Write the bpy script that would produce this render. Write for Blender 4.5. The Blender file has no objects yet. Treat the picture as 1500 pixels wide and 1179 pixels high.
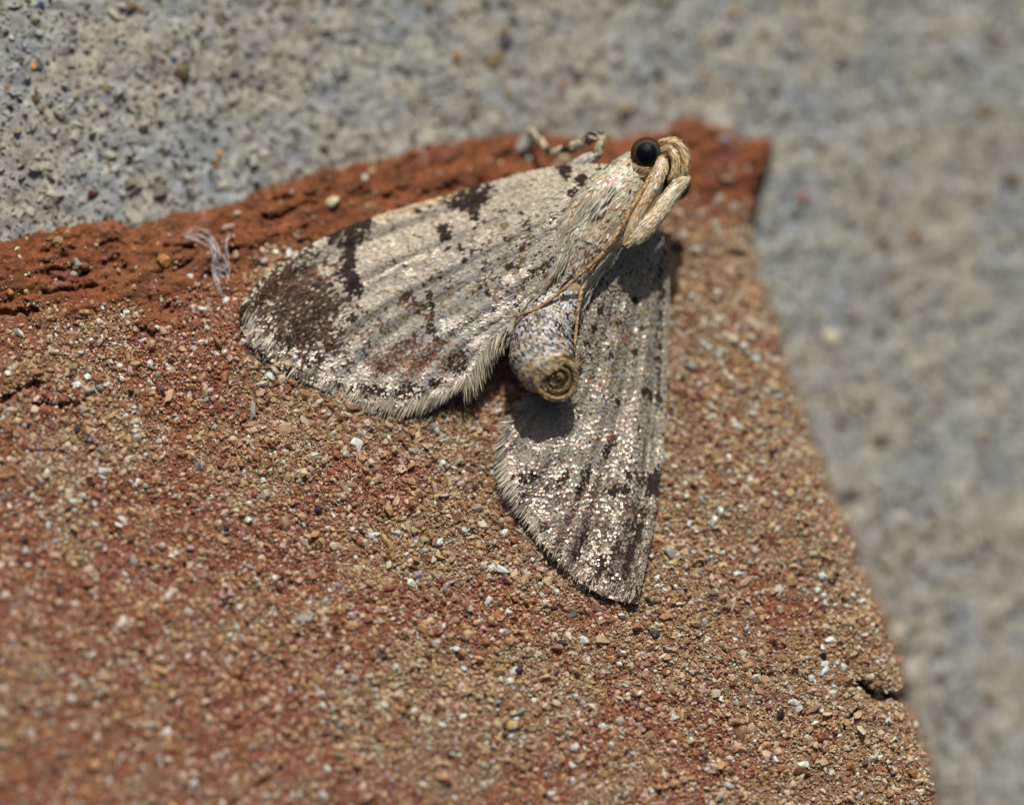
import bpy, math
import numpy as np
from mathutils import Matrix, Vector

# ------------------------------------------------------------------ frame of reference
# 1 unit = 1 mm.  Layout space: x right, y up, w towards the lens, in steps of 0.02 mm.
S = 0.02
D = 12500.0                     # lens distance in layout steps (250 mm)
CXP, CYP = 750.0, 589.5
N_CONC = Vector((0.192, 0.055, 1.0)).normalized()       # concrete normal seen from the lens
Zc = N_CONC
Xc = Vector((1, 0, 0)); Xc = (Xc - Zc * Xc.dot(Zc)).normalized()
Yc = Zc.cross(Xc)
R = np.array([Xc[:], Yc[:], Zc[:]])                     # layout -> world rotation (concrete is level)
SUN = Vector((0.07, 0.80, 0.60)).normalized()         # towards the sun, layout space
SUNW = Vector(R @ np.array(SUN[:]))

scene = bpy.context.scene
scene.unit_settings.system = 'METRIC'
scene.unit_settings.scale_length = 0.001

# ------------------------------------------------------------------ camera
cam = bpy.data.cameras.new('camera')
camo = bpy.data.objects.new('camera', cam)
scene.collection.objects.link(camo)
scene.camera = camo
m3 = Matrix([list(r) for r in R])
camo.matrix_world = Matrix.Translation(Vector(R @ np.array([0, 0, D * S]))) @ m3.to_4x4()
cam.sensor_width = 36.0
cam.lens = 36.0 * D / 1500.0
cam.clip_start = 1.0
cam.clip_end = 3000.0
cam.dof.use_dof = True
cam.dof.focus_distance = (D + 8) * S
APERTURE = 21.0                 # mm across
cam.dof.aperture_fstop = cam.lens / 1000.0 / APERTURE
cam.dof.aperture_blades = 0

# ------------------------------------------------------------------ sky, sun, exposure
world = bpy.data.worlds.new('World')
scene.world = world
world.use_nodes = True
nt = world.node_tree
sky = nt.nodes.new('ShaderNodeTexSky')
sky.sky_type = 'NISHITA'
sky.sun_disc = False
sky.sun_elevation = math.asin(SUNW.z)
sky.sun_rotation = math.atan2(SUNW.x, SUNW.y)
bg = nt.nodes['Background']
bg.inputs['Strength'].default_value = 0.05
sky.dust_density = 5.0
sky.ozone_density = 0.5
nt.links.new(sky.outputs['Color'], bg.inputs['Color'])
sl = bpy.data.lights.new('sun', 'SUN')
sl.energy = 4.3
sl.angle = math.radians(0.6)
sl.color = (1.0, 0.95, 0.87)
so = bpy.data.objects.new('sun', sl)
scene.collection.objects.link(so)
so.rotation_euler = SUNW.to_track_quat('Z', 'Y').to_euler()
so.location = SUNW * 400
vs = scene.view_settings
vs.view_transform = 'Standard'; vs.look = 'None'; vs.exposure = 0.0; vs.gamma = 1.0
vs.use_curve_mapping = False
scene.cycles.use_denoising = True

# ------------------------------------------------------------------ numeric helpers
rng = np.random.default_rng(7)


def C(px, py, w):
    return np.stack(np.broadcast_arrays(np.asarray(px, float) - CXP, CYP - np.asarray(py, float), np.asarray(w, float)), -1)


def toworld(P):
    P = np.asarray(P, float)
    f = (D - P[..., 2]) / D
    Q = np.stack([P[..., 0] * f, P[..., 1] * f, P[..., 2]], -1) * S
    return Q @ R.T


def nrm(v):
    return v / np.maximum(np.linalg.norm(v, axis=-1, keepdims=True), 1e-9)


def smooth(a, b, x):
    t = np.clip((x - a) / (b - a), 0, 1)
    return t * t * (3 - 2 * t)


_perm = np.random.default_rng(3).permutation(4096)
_g = np.random.default_rng(4).normal(size=(4096, 2)); _g /= np.linalg.norm(_g, axis=1, keepdims=True)


def perlin(x, y, seed=0):
    xi = np.floor(x).astype(int); yi = np.floor(y).astype(int)
    xf = x - xi; yf = y - yi

    def gr(ix, iy, dx, dy):
        h = _perm[(ix + _perm[(iy + seed * 131) & 4095]) & 4095]
        return _g[h, 0] * dx + _g[h, 1] * dy
    u = xf ** 3 * (xf * (xf * 6 - 15) + 10); v = yf ** 3 * (yf * (yf * 6 - 15) + 10)
    a = gr(xi, yi, xf, yf); b = gr(xi + 1, yi, xf - 1, yf)
    c = gr(xi, yi + 1, xf, yf - 1); d = gr(xi + 1, yi + 1, xf - 1, yf - 1)
    return ((a * (1 - u) + b * u) * (1 - v) + (c * (1 - u) + d * u) * v) * 1.5


def fbm(x, y, scale, octv=4, seed=0, gain=0.5):
    s = 0; a = 1; t = 0
    for i in range(octv):
        s = s + a * perlin(x / scale * 2 ** i, y / scale * 2 ** i, seed + i * 7); t += a; a *= gain
    return s / t


def ridged(x, y, scale, octv=4, seed=0):
    s = 0; a = 1; t = 0
    for i in range(octv):
        s = s + a * (1 - np.abs(perlin(x / scale * 2 ** i, y / scale * 2 ** i, seed + i * 7)) * 2); t += a; a *= 0.5
    return s / t


def curve(pts, u):
    """smooth curve through pts (chord-length parametrised) at u in 0..1"""
    P = np.asarray(pts, float)
    d = np.r_[0, np.cumsum(np.linalg.norm(np.diff(P[:, :2], axis=0), axis=1) + 1e-6)]; d /= d[-1]
    T = np.gradient(P, d, axis=0)
    u = np.clip(np.asarray(u, float), 0, 1)
    i = np.clip(np.searchsorted(d, u, side='right') - 1, 0, len(P) - 2)
    h = (d[i + 1] - d[i]); t = ((u - d[i]) / h)[..., None]; h = h[..., None]
    return ((2 * t ** 3 - 3 * t ** 2 + 1) * P[i] + (t ** 3 - 2 * t ** 2 + t) * h * T[i]
            + (-2 * t ** 3 + 3 * t ** 2) * P[i + 1] + (t ** 3 - t ** 2) * h * T[i + 1])


def polydist(px, py, poly):
    """signed distance to closed polygon, positive inside"""
    poly = np.asarray(poly, float); n = len(poly)
    best = np.full(px.shape, 1e9); ins = np.zeros(px.shape, bool)
    for i in range(n):
        ax, ay = poly[i]; bx, by = poly[(i + 1) % n]
        dx, dy = bx - ax, by - ay
        t = np.clip(((px - ax) * dx + (py - ay) * dy) / (dx * dx + dy * dy), 0, 1)
        best = np.minimum(best, np.hypot(px - ax - t * dx, py - ay - t * dy))
        if ay != by:
            c = ((ay > py) != (by > py)) & (px < dx * (py - ay) / dy + ax)
            ins ^= c
    return np.where(ins, best, -best)


def srgb(r, g, b):
    c = np.array([r, g, b], float) / 255
    return np.where(c <= 0.04045, c / 12.92, ((c + 0.055) / 1.055) ** 2.4)


# ------------------------------------------------------------------ object helpers
COL = scene.collection


def mesh_data(name, V, F, col=None, smooth_=True, mats=()):
    """V in world space (n,3); F: list of int arrays (m,k)"""
    me = bpy.data.meshes.new(name)
    V = np.ascontiguousarray(V, np.float32)
    me.vertices.add(len(V)); me.vertices.foreach_set('co', V.ravel())
    F = [np.asarray(f, np.int32) for f in F if len(f)]
    nl = sum(f.size for f in F); npoly = sum(len(f) for f in F)
    me.loops.add(nl); me.loops.foreach_set('vertex_index', np.concatenate([f.ravel() for f in F]).astype(np.int32))
    me.polygons.add(npoly)
    tot = np.concatenate([np.full(len(f), f.shape[1], np.int32) for f in F])
    me.polygons.foreach_set('loop_start', np.r_[0, np.cumsum(tot)[:-1]].astype(np.int32))
    me.polygons.foreach_set('loop_total', tot)
    me.polygons.foreach_set('use_smooth', np.full(npoly, bool(smooth_)))
    me.update(calc_edges=True)
    if col is not None:
        a = me.attributes.new('col', 'FLOAT_COLOR', 'POINT')
        c = np.ones((len(V), 4), np.float32); c[:, :col.shape[1]] = col
        a.data.foreach_set('color', c.ravel())
    for m in mats:
        me.materials.append(m)
    me.validate()
    return me


def link(name, me, parent=None, kind=None, label=None, cat=None):
    o = bpy.data.objects.new(name, me)
    COL.objects.link(o)
    if parent is not None:
        o.parent = parent
    if kind: o['kind'] = kind
    if label: o['label'] = label
    if cat: o['category'] = cat
    return o


def root(name, loc, label, cat):
    o = bpy.data.objects.new(name, None); COL.objects.link(o)
    o.location = loc; o['label'] = label; o['category'] = cat
    o.empty_display_size = 0.5
    return o


def top(o):
    off = Vector((0, 0, 0))
    while o is not None:
        off += Vector(o.location); o = o.parent
    return np.array(off[:])


def part(name, parent, P, F, col=None, mat=None, smooth_=True, kind=None, label=None):
    """P in layout space, linked as a child of parent"""
    V = toworld(P) - top(parent)
    return link(name, mesh_data(name, V, F, col, smooth_, [mat] if mat else ()), parent, kind, label)


def gridfaces(nu, nv, close_v=False):
    i = np.arange(nu - 1)[:, None]; j = np.arange(nv if close_v else nv - 1)[None, :]
    j2 = (j + 1) % nv
    a = i * nv + j; b = i * nv + j2; c = (i + 1) * nv + j2; d = (i + 1) * nv + j
    return np.stack([a, b, c, d], -1).reshape(-1, 4)


# icosahedron
_t = (1 + 5 ** .5) / 2
ICO_V = nrm(np.array([(-1, _t, 0), (1, _t, 0), (-1, -_t, 0), (1, -_t, 0), (0, -1, _t), (0, 1, _t), (0, -1, -_t), (0, 1, -_t), (_t, 0, -1), (_t, 0, 1), (-_t, 0, -1), (-_t, 0, 1)], float))
ICO_F = np.array([(0, 11, 5), (0, 5, 1), (0, 1, 7), (0, 7, 10), (0, 10, 11), (1, 5, 9), (5, 11, 4), (11, 10, 2), (10, 7, 6), (7, 1, 8), (3, 9, 4), (3, 4, 2), (3, 2, 6), (3, 6, 8), (3, 8, 9), (4, 9, 5), (2, 4, 11), (6, 2, 10), (8, 6, 7), (9, 8, 1)])


def subdiv(V, F):
    V = [tuple(v) for v in V]; cache = {}; out = []

    def mid(a, b):
        k = (min(a, b), max(a, b))
        if k not in cache:
            p = np.array(V[a]) + np.array(V[b]); p /= np.linalg.norm(p)
            cache[k] = len(V); V.append(tuple(p))
        return cache[k]
    for a, b, c in F:
        x, y, z = mid(a, b), mid(b, c), mid(c, a)
        out += [(a, x, z), (b, y, x), (c, z, y), (x, y, z)]
    return np.array(V), np.array(out)


ICO2_V, ICO2_F = subdiv(ICO_V, ICO_F)
ICO3_V, ICO3_F = subdiv(ICO2_V, ICO2_F)


def randrot(n):
    q = nrm(rng.normal(size=(n, 4)))
    w, x, y, z = q.T
    return np.stack([np.stack([1 - 2 * (y * y + z * z), 2 * (x * y - z * w), 2 * (x * z + y * w)], -1),
                     np.stack([2 * (x * y + z * w), 1 - 2 * (x * x + z * z), 2 * (y * z - x * w)], -1),
                     np.stack([2 * (x * z - y * w), 2 * (y * z + x * w), 1 - 2 * (x * x + y * y)], -1)], 1)


def grains(centers, rad, jitter=0.22, aniso=0.3, base=ICO_V, faces=ICO_F):
    n = len(centers); k = len(base)
    sc = rad[:, None] * np.exp(rng.normal(size=(n, 3)) * aniso)
    V = base[None] * (1 + rng.normal(size=(n, k, 1)) * jitter) * sc[:, None, :]
    V = np.einsum('nij,nkj->nki', randrot(n), V) + centers[:, None, :]
    F = faces[None] + (np.arange(n) * k)[:, None, None]
    return V.reshape(-1, 3), F.reshape(-1, 3), k


def blades(P, d, n, length, width, curl, prof, colb, colt=None):
    """many small scales or hairs: base P, direction d, normal n; returns V, F, colours"""
    N = len(P); d = nrm(d); n = nrm(n - d * np.sum(n * d, -1, keepdims=True)); sd = np.cross(d, n)
    L = np.broadcast_to(np.asarray(length, float), (N,))[:, None]; Wd = np.broadcast_to(np.asarray(width, float), (N,))[:, None]
    cu = np.broadcast_to(np.asarray(curl, float), (N,))[:, None]
    K = len(prof); V = []; Cc = []
    colt = colb if colt is None else colt
    for i, (t, wd) in enumerate(prof):
        c = P + d * L * t + n * L * cu * t * t
        V += [c - sd * Wd * wd * .5, c + sd * Wd * wd * .5]
        cc = colb * (1 - t) + colt * t
        Cc += [cc, cc]
    V = np.stack(V, 1).reshape(-1, 3); Cc = np.stack(Cc, 1).reshape(-1, Cc[0].shape[-1])
    f = np.array([(2 * i, 2 * i + 1, 2 * i + 3, 2 * i + 2) for i in range(K - 1)])
    F = (f[None] + (np.arange(N) * 2 * K)[:, None, None]).reshape(-1, 4)
    return V, F, Cc


SCALE_PROF = [(0, .55), (.45, 1.0), (.85, .92), (1, .5)]
HAIR_PROF = [(0, .7), (.4, 1.0), (.8, .6), (1, .08)]


# ------------------------------------------------------------------ materials
def mat(name):
    m = bpy.data.materials.new(name); m.use_nodes = True
    t = m.node_tree
    return m, t, t.nodes['Principled BSDF']


def node(t, typ, **kw):
    n = t.nodes.new(typ)
    for k, v in kw.items():
        setattr(n, k, v)
    return n


def translucent(t, b, src, amount):
    tr = node(t, 'ShaderNodeBsdfTranslucent'); mix = node(t, 'ShaderNodeMixShader'); mix.inputs['Fac'].default_value = amount
    t.links.new(src, tr.inputs['Color'])
    t.links.new(b.outputs['BSDF'], mix.inputs[1]); t.links.new(tr.outputs['BSDF'], mix.inputs[2])
    t.links.new(mix.outputs['Shader'], t.nodes['Material Output'].inputs['Surface'])


def attr_mat(name, rough=0.6, spec=0.5, bump=0.0, bscale=20.0, colvar=0.0, alpha_rough=False, aniso=0, thin=0.0, detail=4.0, sss=0.0, trans=0.0):
    m, t, b = mat(name)
    a = node(t, 'ShaderNodeAttribute', attribute_name='col')
    src = a.outputs['Color']
    co = node(t, 'ShaderNodeNewGeometry').outputs['Position']
    if colvar:
        nz = node(t, 'ShaderNodeTexNoise'); nz.inputs['Scale'].default_value = bscale * 0.7; nz.inputs['Detail'].default_value = 3
        t.links.new(co, nz.inputs['Vector'])
        mr = node(t, 'ShaderNodeMapRange'); mr.inputs['From Min'].default_value = .3; mr.inputs['From Max'].default_value = .7
        mr.inputs['To Min'].default_value = 1 - colvar; mr.inputs['To Max'].default_value = 1 + colvar
        t.links.new(nz.outputs['Fac'], mr.inputs['Value'])
        mx = node(t, 'ShaderNodeVectorMath', operation='SCALE')
        t.links.new(src, mx.inputs[0]); t.links.new(mr.outputs['Result'], mx.inputs['Scale'])
        src = mx.outputs['Vector']
    t.links.new(src, b.inputs['Base Color'])
    b.inputs['Roughness'].default_value = rough
    b.inputs['Specular IOR Level'].default_value = spec
    if alpha_rough:
        t.links.new(a.outputs['Alpha'], b.inputs['Roughness'])
    if thin:
        b.inputs['Thin Film Thickness'].default_value = thin
        b.inputs['Thin Film IOR'].default_value = 1.5
        nz2 = node(t, 'ShaderNodeTexNoise'); nz2.inputs['Scale'].default_value = 9; nz2.inputs['Detail'].default_value = 1
        t.links.new(co, nz2.inputs['Vector'])
        mr2 = node(t, 'ShaderNodeMapRange'); mr2.inputs['From Min'].default_value = .3; mr2.inputs['From Max'].default_value = .7
        mr2.inputs['To Min'].default_value = thin * .6; mr2.inputs['To Max'].default_value = thin * 1.6
        t.links.new(nz2.outputs['Fac'], mr2.inputs['Value']); t.links.new(mr2.outputs['Result'], b.inputs['Thin Film Thickness'])
    if sss:
        b.inputs['Subsurface Weight'].default_value = sss
        b.inputs['Subsurface Radius'].default_value = (.06, .04, .025)
        b.inputs['Subsurface Scale'].default_value = 1.0
    if bump:
        nb = node(t, 'ShaderNodeTexNoise'); nb.inputs['Scale'].default_value = bscale; nb.inputs['Detail'].default_value = detail
        nb.inputs['Roughness'].default_value = .65
        t.links.new(co, nb.inputs['Vector'])
        bp = node(t, 'ShaderNodeBump'); bp.inputs['Strength'].default_value = 1.0; bp.inputs['Distance'].default_value = bump
        t.links.new(nb.outputs['Fac'], bp.inputs['Height']); t.links.new(bp.outputs['Normal'], b.inputs['Normal'])
    if trans:
        translucent(t, b, src, trans)
    return m


M_CLAY = attr_mat('fired_clay', rough=.85, spec=.25, bump=.16, bscale=9, colvar=.28, detail=8)
M_SAND = attr_mat('sand_grain', spec=.6, alpha_rough=True, bump=.01, bscale=30, colvar=.12, trans=.3)
M_CONC = attr_mat('concrete', rough=.85, spec=.3, bump=.05, bscale=9, colvar=.25, detail=7)
M_CGRAIN = attr_mat('concrete_grain', spec=.5, alpha_rough=True, bump=.02, bscale=14, colvar=.15, trans=.2)
M_SCALE = attr_mat('wing_scale', spec=.6, alpha_rough=True, thin=430)
M_SCALE.node_tree.nodes['Principled BSDF'].inputs['Specular Tint'].default_value = (1.0, .86, .72, 1)
M_MEMB = attr_mat('wing_membrane', rough=.6, spec=.3)
M_BODY = attr_mat('body_scale', spec=.6, alpha_rough=True, bump=.008, bscale=40, thin=300)
M_HAIR = attr_mat('hair_scale', spec=.6, alpha_rough=True, thin=320)
M_SKIN = attr_mat('cuticle', rough=.6, spec=.4, bump=.02, bscale=25, colvar=.25)


def object_colour_mat(name, rough=.5, bump=.012, bscale=22):
    m, t, b = mat(name)
    oi = node(t, 'ShaderNodeObjectInfo')
    tc = node(t, 'ShaderNodeNewGeometry').outputs['Position']
    nz = node(t, 'ShaderNodeTexNoise'); nz.inputs['Scale'].default_value = bscale * .5; nz.inputs['Detail'].default_value = 4
    t.links.new(tc, nz.inputs['Vector'])
    mr = node(t, 'ShaderNodeMapRange'); mr.inputs['From Min'].default_value = .3; mr.inputs['From Max'].default_value = .7
    mr.inputs['To Min'].default_value = .75; mr.inputs['To Max'].default_value = 1.2
    t.links.new(nz.outputs['Fac'], mr.inputs['Value'])
    mx = node(t, 'ShaderNodeVectorMath', operation='SCALE')
    t.links.new(oi.outputs['Color'], mx.inputs[0]); t.links.new(mr.outputs['Result'], mx.inputs['Scale'])
    t.links.new(mx.outputs['Vector'], b.inputs['Base Color'])
    b.inputs['Roughness'].default_value = rough
    translucent(t, b, mx.outputs['Vector'], .3)
    nb = node(t, 'ShaderNodeTexNoise'); nb.inputs['Scale'].default_value = bscale; nb.inputs['Detail'].default_value = 4
    t.links.new(tc, nb.inputs['Vector'])
    bp = node(t, 'ShaderNodeBump'); bp.inputs['Distance'].default_value = bump
    t.links.new(nb.outputs['Fac'], bp.inputs['Height']); t.links.new(bp.outputs['Normal'], b.inputs['Normal'])
    return m


M_BIGGRAIN = object_colour_mat('quartz_grain')


# ------------------------------------------------------------------ the ground: concrete
def conc_w(px, py):
    return -(72 + .192 * px - .055 * py)


def conc_relief(px, py):
    h = fbm(px, py, 120, 3, 11) * 5 + fbm(px, py, 34, 4, 12) * 6.5 + fbm(px, py, 11, 2, 15) * 3.0
    pit = fbm(px, py, 22, 2, 19)
    return h - smooth(.25, .55, pit) * 6


def brick_w(px, py):
    return -(.130 * px - .234 * py + 105)


def build_ground():
    xs = np.r_[np.linspace(-3500, -420, 40), np.arange(-400, 1900, 6.0), np.linspace(1920, 5000, 40)]
    ys = np.r_[np.linspace(-3500, -320, 40), np.arange(-300, 620, 6.0), np.arange(620, 1500, 7.0), np.linspace(1520, 4500, 40)]
    X, Y = np.meshgrid(xs, ys, indexing='ij')
    W = conc_w(X, Y) + conc_relief(X, Y)
    P = C(X, Y, W).reshape(-1, 3)
    a = fbm(X, Y, 60, 4, 21)[..., None]; b = fbm(X, Y, 14, 3, 23)[..., None]; c = fbm(X, Y, 180, 2, 25)[..., None]
    col = srgb(150, 151, 146) * (1 + .55 * b + .40 * a) + a * np.array([.03, .01, -.05]) + c * np.array([.035, .0, -.05]) + fbm(X, Y, 42, 3, 27)[..., None] * np.array([.03, .01, -.035])
    pit = smooth(.25, .6, fbm(X, Y, 22, 2, 19))[..., None]
    col = col * (1 - .25 * pit)
    g = link('ground', mesh_data('ground', toworld(P), [gridfaces(len(xs), len(ys))[:, ::-1]], np.clip(col.reshape(-1, 3), .02, .9), True, [M_CONC]), None, 'structure',
             'rough grey concrete surface under the broken brick', 'concrete')
    # sand and fine aggregate standing proud of the cement
    sp = 8.0
    gx, gy = np.meshgrid(np.arange(-250, 1750, sp), np.arange(-200, 1400, sp), indexing='ij')
    gx = (gx + rng.uniform(-.5, .5, gx.shape) * sp * 1.2).ravel(); gy = (gy + rng.uniform(-.5, .5, gy.shape) * sp * 1.2).ravel()
    keep = (polydist(gx, gy, BRICK) < 8) & (rng.random(gx.size) < .8)
    gx, gy = gx[keep], gy[keep]
    r = np.exp(rng.normal(np.log(3.0), .42, gx.size)).clip(1.2, 8)
    cw = conc_w(gx, gy) + conc_relief(gx, gy) - r * .25
    V, F, k = grains(C(gx, gy, cw), r, .24, .35)
    pal = np.array([srgb(190, 188, 176), srgb(170, 168, 156), srgb(146, 140, 122), srgb(204, 196, 174), srgb(160, 138, 100), srgb(206, 202, 196),
                    srgb(98, 98, 100), srgb(176, 120, 62), srgb(60, 68, 92), srgb(136, 84, 66)])
    pr = np.array([.26, .27, .17, .12, .08, .05, .03, .007, .008, .005]); pr /= pr.sum()
    ci = pal[rng.choice(len(pal), gx.size, p=pr)] * rng.uniform(.72, 1.12, (gx.size, 1)) * np.array([.74, .77, .78])
    ro = rng.uniform(.45, .8, (gx.size, 1))
    me = mesh_data('aggregate', toworld(V), [F], np.repeat(np.c_[ci, ro], k, 0), False, [M_CGRAIN])
    link('aggregate', me, g, 'stuff')
    # larger aggregate stones, one by one
    stones = [(668, 82, 8, (190, 130, 80)), (316, 240, 8, (206, 140, 60)), (320, 226, 7, (196, 150, 90)), (50, 98, 6, (206, 150, 80)), (388, 226, 9, (220, 216, 204)), (268, 108, 13, (120, 108, 84)),
              (1216, 494, 13, (232, 226, 200)), (1175, 290, 10, (170, 100, 80)), (600, 140, 9, (200, 190, 170)), (900, 90, 12, (176, 172, 160)), (1480, 262, 12, (110, 80, 70)), (1340, 345, 10, (160, 120, 70)),
              (1075, 20, 10, (200, 170, 130)), (1410, 75, 14, (170, 176, 186)), (500, 60, 8, (150, 146, 136)), (110, 200, 9, (196, 190, 180)), (150, 165, 8, (178, 160, 130)), (60, 160, 8, (130, 124, 106)),
              (255, 88, 6, (50, 66, 110)), (40, 124, 6, (44, 54, 100)), (60, 8, 6, (60, 80, 130)), (310, 178, 7, (80, 84, 90)), (345, 108, 8, (96, 96, 92)), (1440, 640, 14, (178, 172, 150)), (1320, 760, 14, (190, 188, 180)),
              (1450, 1020, 14, (150, 140, 120)), (1290, 640, 10, (104, 104, 96)), (1420, 860, 11, (196, 190, 176)), (760, 100, 11, (150, 150, 146)), (830, 40, 10, (190, 186, 176)), (560, 20, 8, (168, 164, 150))]
    kinds = []
    for i in range(5):
        v = ICO2_V * (1 + rng.normal(size=(len(ICO2_V), 1)) * .10) * np.exp(rng.normal(size=3) * .2)
        kinds.append(mesh_data('pebble', np.clip(v, -.8, .75), [ICO2_F], None, False, [M_CPEB]))
    for i, (x, y, rr, c) in enumerate(stones):
        o = link('pebble', kinds[i % 5], g)
        w = float(conc_w(x, y) + conc_relief(np.array(float(x)), np.array(float(y)))) - rr * .25
        o.location = toworld(C(x, y, w)); o.scale = (rr * S,) * 3
        o.rotation_euler = rng.uniform(0, 6, 3); o.color = (*srgb(*c), 1)
    return g


M_CPEB = object_colour_mat('aggregate_stone', .6, .03, 10)

# ------------------------------------------------------------------ the brick fragment
BRICK = [(-600, 460), (-200, 385), (-100, 370), (0, 347), (45, 340), (90, 326), (130, 324), (165, 318), (195, 330), (235, 313), (300, 302), (350, 293), (370, 277), (430, 259), (470, 246), (530, 236), (600, 219), (680, 204),
         (740, 193), (800, 191), (850, 197), (900, 201), (935, 197), (972, 185), (1000, 171), (1022, 168), (1038, 181), (1074, 185), (1082, 199), (1132, 203), (1130, 235), (1116, 262), (1110, 300), (1101, 335), (1096, 352),
         (1107, 385), (1122, 430), (1142, 500), (1167, 580), (1192, 650), (1217, 710), (1243, 770), (1262, 830), (1292, 890), (1312, 940), (1327, 1000), (1321, 1022), (1342, 1052), (1362, 1112), (1372, 1180), (1390, 1320),
         (1400, 1700), (-600, 1700)]
CLAYLINE = np.array([(-700, 600), (0, 470), (60, 462), (140, 448), (220, 440), (300, 425), (400, 390), (550, 350), (700, 318), (900, 292), (1000, 290), (1080, 305), (1130, 330), (1200, 420), (1500, 420)], float)


def sandy(px, py):
    """0 on the broken clay edge, 1 on the sanded face"""
    line = np.interp(px, CLAYLINE[:, 0], CLAYLINE[:, 1])
    d = py - line + fbm(px, py, 90, 4, 31) * 90
    s = smooth(-25, 55, d)
    # worn patches where the red body shows through
    worn = smooth(.10, .34, fbm(px, py, 210, 4, 33) + .40 * smooth(850, 250, px + (1179 - py) * .55))
    return s * (1 - .30 * worn) * (1 - .08 * redness(px, py))


def seg_d(px, py, pts):
    best = np.full(px.shape, 1e9)
    for (ax, ay), (bx, by) in zip(pts[:-1], pts[1:]):
        dx, dy = bx - ax, by - ay
        t = np.clip(((px - ax) * dx + (py - ay) * dy) / (dx * dx + dy * dy), 0, 1)
        best = np.minimum(best, np.hypot(px - ax - t * dx, py - ay - t * dy))
    return best


CRACKS = [([(1258, 1002), (1275, 1012), (1292, 1020), (1310, 1020), (1326, 1018)], 7, 42), ([(1224, 1078), (1240, 1058), (1256, 1036)], 4, 18), ([(1218, 856), (1226, 846)], 5, 16),
          ([(1045, 970), (1070, 968), (1095, 985), (1130, 990)], 3, 8), ([(60, 372), (100, 350), (125, 342)], 3.5, 12), ([(40, 386), (80, 384)], 3, 9), ([(145, 362), (165, 352), (178, 356)], 4, 14), ([(155, 386), (172, 378)], 6, 14),
          ([(70, 395), (110, 395), (126, 400), (112, 412)], 3, 10), ([(0, 460), (50, 456)], 6, 16), ([(65, 428), (110, 425), (140, 418)], 4, 12), ([(255, 372), (280, 362)], 6, 14), ([(402, 293), (428, 288)], 4, 12), ([(385, 316), (410, 320), (428, 310)], 5, 14),
          ([(560, 290), (580, 282), (600, 272)], 3.5, 12), ([(615, 285), (628, 281)], 3.5, 10), ([(450, 288), (465, 285)], 5, 12), ([(0, 590), (20, 575), (60, 560)], 5, 16), ([(50, 592), (110, 594), (122, 588)], 5, 12), ([(230, 330), (262, 336)], 3, 8),
          ([(330, 372), (345, 366)], 6, 12), ([(310, 405), (345, 400)], 5, 12), ([(200, 480), (225, 490)], 5, 12), ([(640, 280), (668, 270)], 5, 12), ([(725, 232), (748, 226)], 5, 10), ([(110, 1040), (160, 1020)], 4, 8), ([(340, 1180), (420, 1120)], 6, 9),
          ([(1105, 586), (1130, 604), (1160, 602)], 3, 7), ([(1070, 370), (1090, 375)], 6, 12)]


def brick_relief(px, py, full=True):
    sa = sandy(px, py)
    cl = 1 - smooth(-40, 60, py - np.interp(px, CLAYLINE[:, 0], CLAYLINE[:, 1]) + fbm(px, py, 90, 4, 31) * 60)
    # strata run along the broken edge
    ca, sn = math.cos(.3), math.sin(.3)
    a = px * ca - py * sn; b = px * sn + py * ca
    lump = fbm(a * .55, b, 62, 3, 41) * 13 + fbm(a * .6, b, 24, 4, 43) * 12 + fbm(px, py, 9, 2, 45) * 4.0
    cr = ridged(a * .5, b, 70, 3, 47)
    lump = lump - smooth(.80, .97, cr) * 16
    lump = lump - smooth(.28, .5, fbm(a * .6, b, 30, 3, 44)) * 9
    face = fbm(px, py, 170, 3, 51) * 7 + fbm(px, py, 40, 3, 53) * 5 + fbm(px, py, 12, 3, 55) * 3.2
    h = lump * cl + face * (1 - cl) - (1 - sa) * 2
    for pts, wd, dp in CRACKS:
        x0 = min(p[0] for p in pts) - 30; x1 = max(p[0] for p in pts) + 30
        y0 = min(p[1] for p in pts) - 30; y1 = max(p[1] for p in pts) + 30
        m = (px > x0) & (px < x1) & (py > y0) & (py < y1)
        if m.any():
            jx = px[m] + fbm(px[m], py[m], 12, 2, 61) * 7; jy = py[m] + fbm(px[m], py[m], 12, 2, 63) * 7
            h = np.array(h, copy=True)
            h[m] -= dp * (1 - smooth(wd * .35, wd * 1.1, seg_d(jx, jy, pts)))
    return h


def brick_surface(px, py):
    """w of the brick shell; falls away to below the concrete outside its outline"""
    d = polydist(px, py, BRICK) + fbm(px, py, 30, 3, 65) * 8
    base = brick_w(px, py) + brick_relief(px, py)
    drop = np.minimum(conc_w(px, py) - base, -6) - 25
    fall = 1 - smooth(-9, 9, d)
    round_ = np.clip(1 - d / 60, 0, 1) ** 2.2 * 20 * (d > 0) + 20 * (d <= 0)
    topband = np.clip(1 - d / 150, 0, 1) * (1 - smooth(0, 80, py - np.interp(px, CLAYLINE[:, 0], CLAYLINE[:, 1]))) * 12
    room = np.clip((base - conc_w(px, py) - 4) / 34, .05, 1)
    return base - (round_ + topband) * room + drop * fall, d


def redness(px, py):
    """where the red body stains the sand coating"""
    n = fbm(px, py, 190, 4, 75) + .35 * fbm(px, py, 40, 3, 76)
    corner = smooth(620, 1250, (1500 - px) * .55 + py * .62)
    return np.clip(smooth(-.02, .34, n + .44 * corner - .17), 0, 1)


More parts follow.
